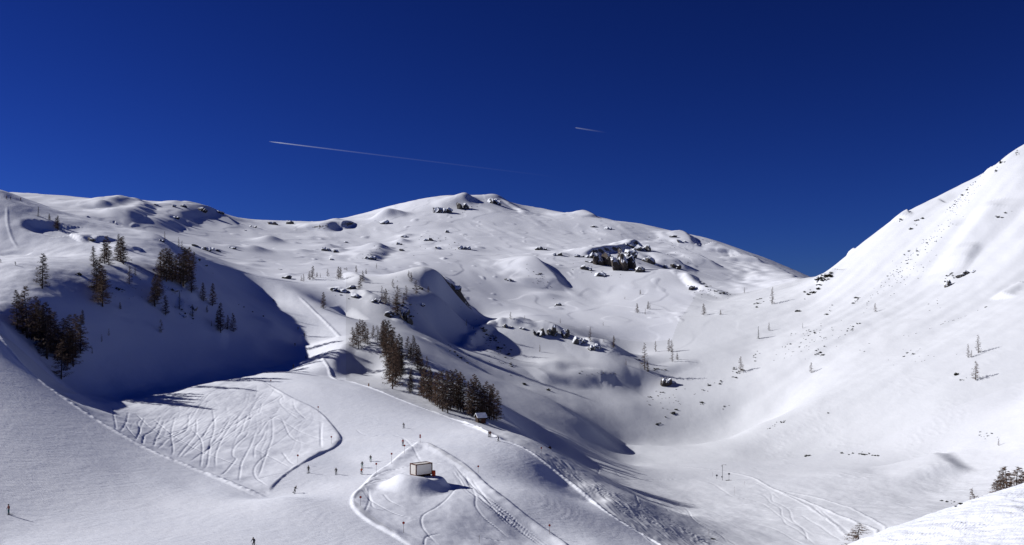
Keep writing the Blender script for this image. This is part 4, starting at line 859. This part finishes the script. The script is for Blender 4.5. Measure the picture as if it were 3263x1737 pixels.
def person(u, v, pose, jk, tr, label, face=200, helm='cloth_black', lean=0, ymin=0, board=False):
    """feet at (u, v); face = heading in degrees, 180 = towards the look-out"""
    x, y = hit(u, v, ymin); zb = zat(ZG, x, y); me, P_ = body_for(pose, jk, tr)
    e = empty('person', (x, y, zb+.03), math.radians(face)); e.rotation_euler = (0, math.radians(lean), math.radians(face)); tag(e, label, 'person', None)
    link('body', me, e)
    hx, hy, hz = P_['hd']; link('helmet', mesh('helmet', uv_dome((hx,hy-.01,hz+.03), (.125,.145,.135)), MC[helm], True), e)
    link('goggles', mesh('goggles', G().tube([(-.075,hy+.10,hz+.02),(0,hy+.135,hz+.02),(.075,hy+.10,hz+.02)], .032, 6).vf(), MC['goggle'], True), e)
    if board:
        g = G(); pts = [(-.78,.06,.07),(-.62,.04,.01),(0,.03,0),(.62,.04,.01),(.78,.06,.07)]
        vv = []; 
        for (px, py, pz), wd in zip(pts, (.05,.14,.12,.14,.05)): vv += [(px,py-wd,pz),(px,py+wd,pz),(px,py+wd,pz+.02),(px,py-wd,pz+.02)]
        ff = [(0,1,2,3),(19,18,17,16)]
        for i in range(4): b = i*4; ff += [(b,b+4,b+5,b+1),(b+1,b+5,b+6,b+2),(b+2,b+6,b+7,b+3),(b+3,b+7,b+4,b)]
        link('snowboard', mesh('snowboard', (vv,ff), MC['ski_paint']), e)
    else:
        for s in (-1,1):
            fx = P_['ft'][0]*s; g = G(); g.box((fx,.05,0), (.075,1.45,.022)); n0 = len(g.v)
            g.add([(fx-.037,.775,-.011),(fx+.037,.775,-.011),(fx+.037,.775,.011),(fx-.037,.775,.011),(fx-.02,.93,.09),(fx+.02,.93,.09),(fx+.02,.93,.105),(fx-.02,.93,.105)], [(0,1,5,4),(1,2,6,5),(2,3,7,6),(3,0,4,7),(4,5,6,7)])
            link('ski', mesh('ski', g.vf(), MC['ski_paint']), e)
            ha = Vector((P_['ha'][0]*s, P_['ha'][1]+.05, P_['ha'][2])); tip = Vector((ha.x+.10*s, ha.y-.12 if pose == 'stand' else ha.y-.65, .02 if pose == 'stand' else .22))
            g = G().tube([ha+(ha-tip).normalized()*.10, tip], .014, 5).tube([tip+(ha-tip).normalized()*.07, tip+(ha-tip).normalized()*.08], .045, 8)
            link('ski_pole', mesh('ski_pole', g.vf(), MC['pole_metal']), e)
    return e
for a in [
 (28,1640,'stand','cloth_maroon','cloth_teal','skier in maroon jacket and teal trousers alone on the wide left piste',150),
 (983,1507,'stand','cloth_black','cloth_black','skier all in black standing beside the cut bank',170),
 (1071,1511,'ski','cloth_grey','cloth_black','skier in dark grey on the piste between the bank and the orange jacket',185),
 (1152,1511,'ski','cloth_orange','cloth_black','skier in orange jacket and black trousers near the marker poles',200),
 (1154,1490,'ski','cloth_navy','cloth_green','skier in navy jacket and green trousers just above the orange jacket',190),
 (1181,1470,'ski','cloth_black','cloth_green','upper skier in black jacket and green trousers above the orange jacket',185),
 (1284,1420,'stand','cloth_red','cloth_black','skier in red jacket at the top of the fenced triangle',180),
 (1287,1364,'ski','cloth_black','cloth_navy','lone dark skier in the middle of the upper plateau',160),
 (1558,1392,'stand','cloth_black','cloth_black','left one of the two skiers standing together by the hut',170),
 (1563,1393,'stand','cloth_maroon','cloth_black','right one of the two skiers standing together by the hut',190),
 (1588,1406,'ski','cloth_navy','cloth_black','skier in navy right of the standing pair',140),
 (809,1742,'ski','cloth_navy','cloth_black','skier in navy cut off by the bottom edge of the picture',170),
 (935,1174,'stand','cloth_black','cloth_black','skier on the shadow edge of the narrow piste, lowest one',180),
 (975,1144,'ski','cloth_navy','cloth_black','skier crouching where tree shadows stripe the narrow piste',200),
 (940,1103,'ski','cloth_black','cloth_black','skier deep in the blue shadow of the narrow piste',180),
 (970,1072,'stand','cloth_grey','cloth_black','faint skier in the shadow beside the sunlit tongue',180),
 (950,1050,'ski','cloth_black','cloth_black','skier at the notch between shadow and upper sunlit piste',170),
 (872,961,'ski','cloth_black','cloth_navy','tiny skier high up where the shadow crosses the piste',170),
 (3,838,'ski','cloth_green','cloth_black','skier at the left picture edge on the upper terrace',120),
 (50,846,'ski','cloth_grey','cloth_black','skier crouching on the upper terrace above the stand of larches',110),
 (21,634,'stand','cloth_maroon','cloth_black','left skier in maroon on the crest at upper left',180),
 (34,636,'stand','cloth_black','cloth_black','skier in black on the crest at upper left',180),
 (66,640,'stand','cloth_red','cloth_black','skier in red on the crest at upper left',180)]:
    person(*a)
person(937,1572,'board','cloth_black','cloth_black','snowboarder in black leaning hard on the lower piste',250,lean=-24,board=True)
# ------------------------------------------------------------------ markers and furniture
mr, mp_ = mat('marker_red', (.45,.03,.02), .5, .2, 4), mat('marker_pole', (.12,.08,.07), .6)
def rod(name, x, y, z0, z1, r, m_, parent, n=6): return link(name, mesh(name, G().tube([(x,y,z0),(x,y,z1)], r, n).vf(), m_), parent)
disc_me = mesh('disc', G().tube([(0,-.02,0),(0,.02,0)], .22, 18).vf(), mr); rim_me = mesh('rim', G().tube([(.23*math.cos(a*math.pi/9),0,.23*math.sin(a*math.pi/9)) for a in range(19)], .022, 5, False).vf(), mp_)
for u, v, vt, d, l in [(1056,1414,1392,1,'piste marker with red disc on the point of the hollow, beside the bend'),(949,1476,1451,1,'piste marker with dark disc on the lower bank of the hollow'),(1339,1410,1387,2,'double piste marker with two red discs at the tip of the triangle'),(1248,1478,1446,1,'tall red disc marker halfway down the left edge of the triangle'),
   (1289,1446,1420,1,'short red disc marker below the red jacket'),(1199,1508,1478,1,'red disc marker right of the orange jacket'),(1149,1612,1584,1,'red disc marker at the inner bend of the triangle'),(1286,1698,1666,1,'red disc marker below the container, nearest the bottom edge'),(1524,1508,1486,1,'red disc marker to the right of the container'),
   (1751,1702,1674,1,'red disc marker at the lower right beside the wide track'),(1725,1442,1428,1,'small dark disc marker on the shoulder of the plateau'),(863,1236,1212,1,'red disc marker at the upper corner of the hollow'),(1014,1316,1297,1,'dark disc marker standing in the middle of the upper piste')]:
    x, y = hit(u, v); zb = zat(ZG, x, y); h = max(1.3, (v-vt)/F*y); e = empty('piste_marker', (x,y,zb)); tag(e, l, 'piste marker', 'piste markers')
    rod('pole', 0, 0, -.4, h, .032, mp_, e)
    for k in range(d):
        o = link('disc', disc_me, e); o.location = (0,-.05,h-.5*k); o2 = link('rim', rim_me, o)
for u, v, hp, l in [(1527,1730,24,'thin stake near the bottom edge right of the container'),(2259,1711,24,'thin stake in the tracked slope at the bottom right'),(2340,1577,26,'thin stake right of the lift post'),(2271,1519,14,'short stake left of the lift post'),(2372,1546,12,'short stake farthest right of the lift post')]:
    x, y = hit(u, v); zb = zat(ZG, x, y); g = G().tube([(0,0,-.4),(0,0,hp/F*y)], .03, 6); g.tube([(0,0,hp/F*y*.9),(0,0,hp/F*y*.98)], .045, 6)
    o = link('stake', mesh('stake', g.vf(), mp_)); o.location = (x,y,zb); tag(o, l, 'stake', 'thin stakes')
# padded brown post
x, y = hit(1175,1231); zb = zat(ZG,x,y); e = empty('padded_post', (x,y,zb)); tag(e, 'short brown padded post on the upper edge of the piste', 'post')
link('pad', mesh('pad', G().tube([(0,0,0),(0,0,.05),(0,0,1.05),(0,0,1.1)], [.2,.24,.24,.2], 10).vf(), mat('brown_pad', (.20,.10,.05), .8, .3, 3)), e); rod('pole', 0,0,-.3,1.35,.05,mp_,e)
# drag lift post with arm, two round signs
steel = mat('grey_steel', (.10,.10,.11), .6, .2, 2)
x, y = hit(2302,1531); zb = zat(ZG,x,y); h = 50/F*y; e = empty('lift_post', (x,y,zb)); tag(e, 'tall thin steel post with a short arm in the valley floor', 'post')
rod('pole',0,0,-.5,h,.085,steel,e,8); link('arm', mesh('arm', G().tube([(-.3,0,h-.05),(1.5,0,h-.02)], .06, 6).box((1.5,0,h-.12),(.35,.12,.14)).vf(), steel), e); link('bracket', mesh('bracket', G().tube([(0,0,h-.7),(-.42,0,h-.5)], .05, 6).box((-.45,0,h-.5),(.2,.14,.25)).vf(), steel), e)
link('control_box', mesh('control_box', G().box((-.22,-.05,1.5),(.42,.2,.6)).vf(), steel), e)
for u, v, hp, bs, l in [(2284,1527,12,0,'small round grey sign on a post left of the lift post'),(2323,1531,21,1,'round grey sign on a broad foot right of the lift post')]:
    x, y = hit(u, v); zb = zat(ZG,x,y); h = hp/F*y; e = empty('round_sign', (x,y,zb)); tag(e, l, 'sign', 'round signs by the lift post')
    rod('post',0,0,-.3,h,.06,steel,e); link('sign_plate', mesh('sign_plate', G().tube([(0,-.09,h),(0,-.05,h)], .42, 18).vf(), mat('sign_grey', (.12,.12,.14), .5)), e)
    if bs: link('foot', mesh('foot', G().box((-.1,0,.05),(2.6,.5,.14)).box((-.1,0,.18),(.9,.35,.12)).vf(), steel), e)
x, y = hit(2272,1719); zb = zat(ZG,x,y); g = G().tube([(-.7,0,.12),(-.2,.1,.2),(.4,0,.14),(.8,-.1,.05)], [.10,.16,.13,.05], 8)
o = link('net_roll', mesh('net_roll', g.vf(), mat('dark_net', (.03,.03,.03), .9, .4, 8))); o.location = (x,y,zb); tag(o, 'small dark roll of netting lying on the snow by a stake', 'net')
# ------------------------------------------------------------------ wooden hut
wood, woodr, wsn = mat('dark_wood', (.035,.020,.014), .8, .5, 2), mat('reddish_wood', (.09,.03,.018), .8, .4, 2), M['snow']
x, y = hit(1531,1349); zb = zat(ZG,x,y); e = empty('wooden_hut', (x,y+1.5,zb-.1), math.radians(24)); tag(e, 'small dark wooden hut with a snow-covered roof under the larches', 'hut')
for k in range(12): link('plank', mesh('plank', G().box((-1.38+k*.25,-1.2-(.012 if k%2 else 0),1.05),(.235,.06,2.3)).vf(), wood if k%5 else woodr), e)
for k in range(10): link('plank', mesh('plank', G().box((-1.5-(.012 if k%2 else 0),-1.08+k*.24,1.05),(.06,.225,2.3)).vf(), wood), e)
link('wall', mesh('wall', G().box((0,1.2,1.05),(3,.08,2.3)).box((1.46,0,1.05),(.08,2.3,2.3)).vf(), wood), e)
d_ = link('door', mesh('door', G().box((.55,-1.26,.85),(.85,.05,1.75)).vf(), woodr), e); link('handle', mesh('handle', G().tube([(.25,-1.31,.8),(.25,-1.31,.95)], .02, 5).vf(), steel), d_)
wn = link('window', mesh('window', G().box((-.65,-1.26,1.25),(.75,.04,.6)).vf(), woodr), e); link('pane', mesh('pane', G().box((-.65,-1.285,1.25),(.6,.02,.45)).vf(), mat('window_glass', (.02,.025,.03), .1, spec=.6)), wn)
link('gable', mesh('gable', ([(-1.52,-1.22,2.15),(-1.52,1.22,2.15),(-1.52,0,3.1),(-1.42,-1.22,2.15),(-1.42,1.22,2.15),(-1.42,0,3.1)],[(0,1,2),(5,4,3),(0,3,4,1),(1,4,5,2),(2,5,3,0)]), wood), e)
link('gable', mesh('gable', ([(1.42,-1.22,2.15),(1.42,1.22,2.15),(1.42,0,3.1),(1.52,-1.22,2.15),(1.52,1.22,2.15),(1.52,0,3.1)],[(0,1,2),(5,4,3),(0,3,4,1),(1,4,5,2),(2,5,3,0)]), wood), e)
def slab(side, th, off, ext=0):
    a = [(-1.95-ext,0,3.2+off),(1.95+ext,0,3.2+off),(1.95+ext,side*(1.75+ext),1.83+off),(-1.95-ext,side*(1.75+ext),1.83+off)]; b = [(p[0],p[1],p[2]+th) for p in a]
    return a+b, [(0,1,2,3),(7,6,5,4),(0,4,5,1),(1,5,6,2),(2,6,7,3),(3,7,4,0)]
rf = link('roof', mesh('roof', (lambda A,B: G().add(*A).add(*B).vf())(slab(-1,.08,0), slab(1,.08,0)), wood), e)
link('snow_cap', mesh('snow_cap', (lambda A,B: G().add(*A).add(*B).vf())(slab(-1,.34,.085,-.08), slab(1,.34,.085,-.08)), wsn), rf)
x, y = hit(1549,1350); zb = zat(ZG,x,y); e = empty('notice_board', (x,y,zb)); tag(e, 'tall white notice board on a pole standing in a heap of snow by the hut', 'sign')
hh = 31/F*y; rod('pole',0,0,-.3,hh,.05,steel,e); link('board', mesh('board', G().box((0,-.08,hh-.75),(.55,.05,1.4)).vf(), mat('white_paint', (.75,.76,.78), .5, .06, 3)), e)
for k in (0,1): link('frame_rail', mesh('frame_rail', G().box((0,-.085,hh-.05-1.4*k),(.6,.07,.05)).vf(), steel), e)
o = link('snow_heap', mesh('snow_heap', uv_dome((0,0,-.1),(1.0,.9,.95),-.1,18,8), wsn, True)); o.location = (x,y-.4,zb); tag(o, 'rounded heap of cleared snow at the foot of the notice board', 'snow heap')
# ------------------------------------------------------------------ white cabin on the mound
fr_ = mat('brown_frame', (.10,.035,.02), .7, .4, 2); tarp = bpy.data.materials.new('white_tarp'); tarp.use_nodes = True; t = tarp.node_tree; t.nodes.clear()
oo = t.nodes.new('ShaderNodeOutputMaterial'); d1 = t.nodes.new('ShaderNodeBsdfDiffuse'); d2 = t.nodes.new('ShaderNodeBsdfTranslucent'); mm = t.nodes.new('ShaderNodeMixShader'); mm.inputs[0].default_value = .5
nn = t.nodes.new('ShaderNodeTexNoise'); nn.inputs['Scale'].default_value = 1.2; nn.inputs['Detail'].default_value = 5; cc = t.nodes.new('ShaderNodeMix'); cc.data_type = 'RGBA'; cc.inputs[6].default_value = (.90,.90,.90,1); cc.inputs[7].default_value = (.78,.79,.80,1)
t.links.new(nn.outputs[0], cc.inputs[0]); t.links.new(cc.outputs[2], d1.inputs[0]); t.links.new(cc.outputs[2], d2.inputs[0]); t.links.new(d1.outputs[0], mm.inputs[1]); t.links.new(d2.outputs[0], mm.inputs[2]); t.links.new(mm.outputs[0], oo.inputs[0])
ang = math.radians(38); y = BOXY-.6; x = (1326-UC)/F*y; zb = zat(ZG, BOXX, BOXY)
e = empty('white_cabin', (x, y, zb), ang); tag(e, 'white tarpaulin cabin with brown frame standing on beams on the snow mound', 'cabin')
LW, SWd, HB, B0 = 4.3, 2.5, 2.45, .45       # length, depth, height, height of the floor
def panel(a, b, z0, z1, nm='side_panel'):
    a, b = Vector(a), Vector(b); n_ = 7; d = (b-a); nrm = Vector((d.y,-d.x,0)).normalized(); vv, ff = [], []
    for i in range(n_+1):
        for j in range(5):
            f, g_ = i/n_, j/4; s_ = math.sin(math.pi*f)*math.sin(math.pi*g_)*.03; p = a+d*f+nrm*s_; vv.append((p.x,p.y,z0+(z1-z0)*g_))
    for i in range(n_):
        for j in range(4): ff.append((i*5+j,(i+1)*5+j,(i+1)*5+j+1,i*5+j+1))
    link(nm, mesh(nm, (vv,ff), tarp, True), e)
panel((.04,0,0),(LW-.04,0,0),B0+.04,B0+HB-.04,'front_panel'); panel((0,SWd-.04,0),(0,.04,0),B0+.04,B0+HB-.04,'end_panel'); panel((LW,.04,0),(LW,SWd-.04,0),B0+.04,B0+HB-.04,'end_panel'); panel((LW-.04,SWd,0),(.04,SWd,0),B0+.04,B0+HB-.04,'back_panel')
link('roof', mesh('roof', G().add([(.03,.03,B0+HB-.02),(LW-.03,.03,B0+HB-.02),(LW-.03,SWd-.03,B0+HB-.02),(.03,SWd-.03,B0+HB-.02)],[(0,1,2,3)]).vf(), tarp), e)
for px in (0, LW):
    for py in (0, SWd): link('corner_post', mesh('corner_post', G().box((px,py,B0+HB/2),(.2,.2,HB+.2)).vf(), fr_), e)
for z in (B0, B0+HB):
    for py in (0, SWd): link('rail', mesh('rail', G().box((LW/2,py,z),(LW-.2,.19,.19)).vf(), fr_), e)
    for px in (0, LW): link('rail', mesh('rail', G().box((px,SWd/2,z),(.19,SWd-.2,.19)).vf(), fr_), e)
link('floor', mesh('floor', G().box((LW/2,SWd/2,B0-.10),(LW+.05,SWd+.05,.08)).vf(), wood), e)
for k in range(3): link('beam', mesh('beam', G().box((.5+k*1.6,SWd/2,.1),(.28,SWd+.3,.42)).vf(), wood), e)
link('step', mesh('step', G().box((.4,-.35,.12),(.8,.4,.24)).vf(), mat('pale_wood', (.45,.40,.36), .8, .2, 3)), e)
og = mat('orange_plastic', (.60,.06,.015), .5, .15, 3)
c_, s_ = math.cos(ang), math.sin(ang); bx_, by_ = x+c_*(LW+.15)+.35, y+s_*(LW+.1)-.6
e = empty('orange_drum', (bx_,by_,zat(ZG,bx_,by_))); tag(e, 'bright orange drum standing at the right end of the white cabin', 'drum')
prof = [(-.1,.40),(.05,.44),(.10,.41),(.55,.43),(.60,.46),(.66,.43),(1.10,.41),(1.16,.44),(1.22,.40)]
link('drum_body', mesh('drum_body', G().tube([(0,0,a) for a,_ in prof], [b for _,b in prof], 18).vf(), og, True), e); link('lid', mesh('lid', G().tube([(0,0,1.225),(0,0,1.28)], [.37,.35], 18).vf(), og), e)
# ------------------------------------------------------------------ vapour trails
vt_ = bpy.data.materials.new('vapour'); vt_.use_nodes = True; t = vt_.node_tree; t.nodes.clear(); oo = t.nodes.new('ShaderNodeOutputMaterial'); at = t.nodes.new('ShaderNodeAttribute'); at.attribute_name = 'vapour_amount'
df = t.nodes.new('ShaderNodeBsdfDiffuse'); df.inputs[0].default_value = (.70,.80,.98,1); tl_ = t.nodes.new('ShaderNodeBsdfTranslucent'); tl_.inputs[0].default_value = (.70,.80,.98,1); m1 = t.nodes.new('ShaderNodeMixShader'); m1.inputs[0].default_value = .5
tr_ = t.nodes.new('ShaderNodeBsdfTransparent'); m2 = t.nodes.new('ShaderNodeMixShader'); L = t.links.new; L(df.outputs[0], m1.inputs[1]); L(tl_.outputs[0], m1.inputs[2]); L(at.outputs['Fac'], m2.inputs[0]); L(tr_.outputs[0], m2.inputs[1]); L(m1.outputs[0], m2.inputs[2]); L(m2.outputs[0], oo.inputs[0])
def trail(p0, v1, u1, label, dens):
    (u0, v0_), y0 = p0, 25000.0; z = (V0-v0_)/F*y0; y1 = z*F/(V0-v1); a = Vector(((u0-UC)/F*y0, y0, z)); b = Vector(((u1-UC)/F*y1, y1, z)); N = 60
    pts = [a+(b-a)*(k/N)**1.3 for k in range(N+1)]; rad = [2+14*min(1,k/4)+8*k/N for k in range(N+1)]
    me = mesh('contrail', G().tube(pts, rad, 8).vf(), vt_, True); at_ = me.attributes.new('vapour_amount', 'FLOAT', 'POINT')
    dn = [dens(k/N)*min(1,.3+k/3) for k in range(N+1) for _ in range(8)]; at_.data.foreach_set('value', dn)
    o = link('contrail', me); tag(o, label, 'contrail', 'vapour trails')
    o.visible_shadow = True
trail((857,451), 566, 1790, 'long bright vapour trail above the left skyline fading to the right', lambda f: .6*math.exp(-9*f) + .032*(1-f))
trail((1833,407), 423, 1935, 'short faint vapour trail high above the summit', lambda f: .16*(1-f)**1.5)
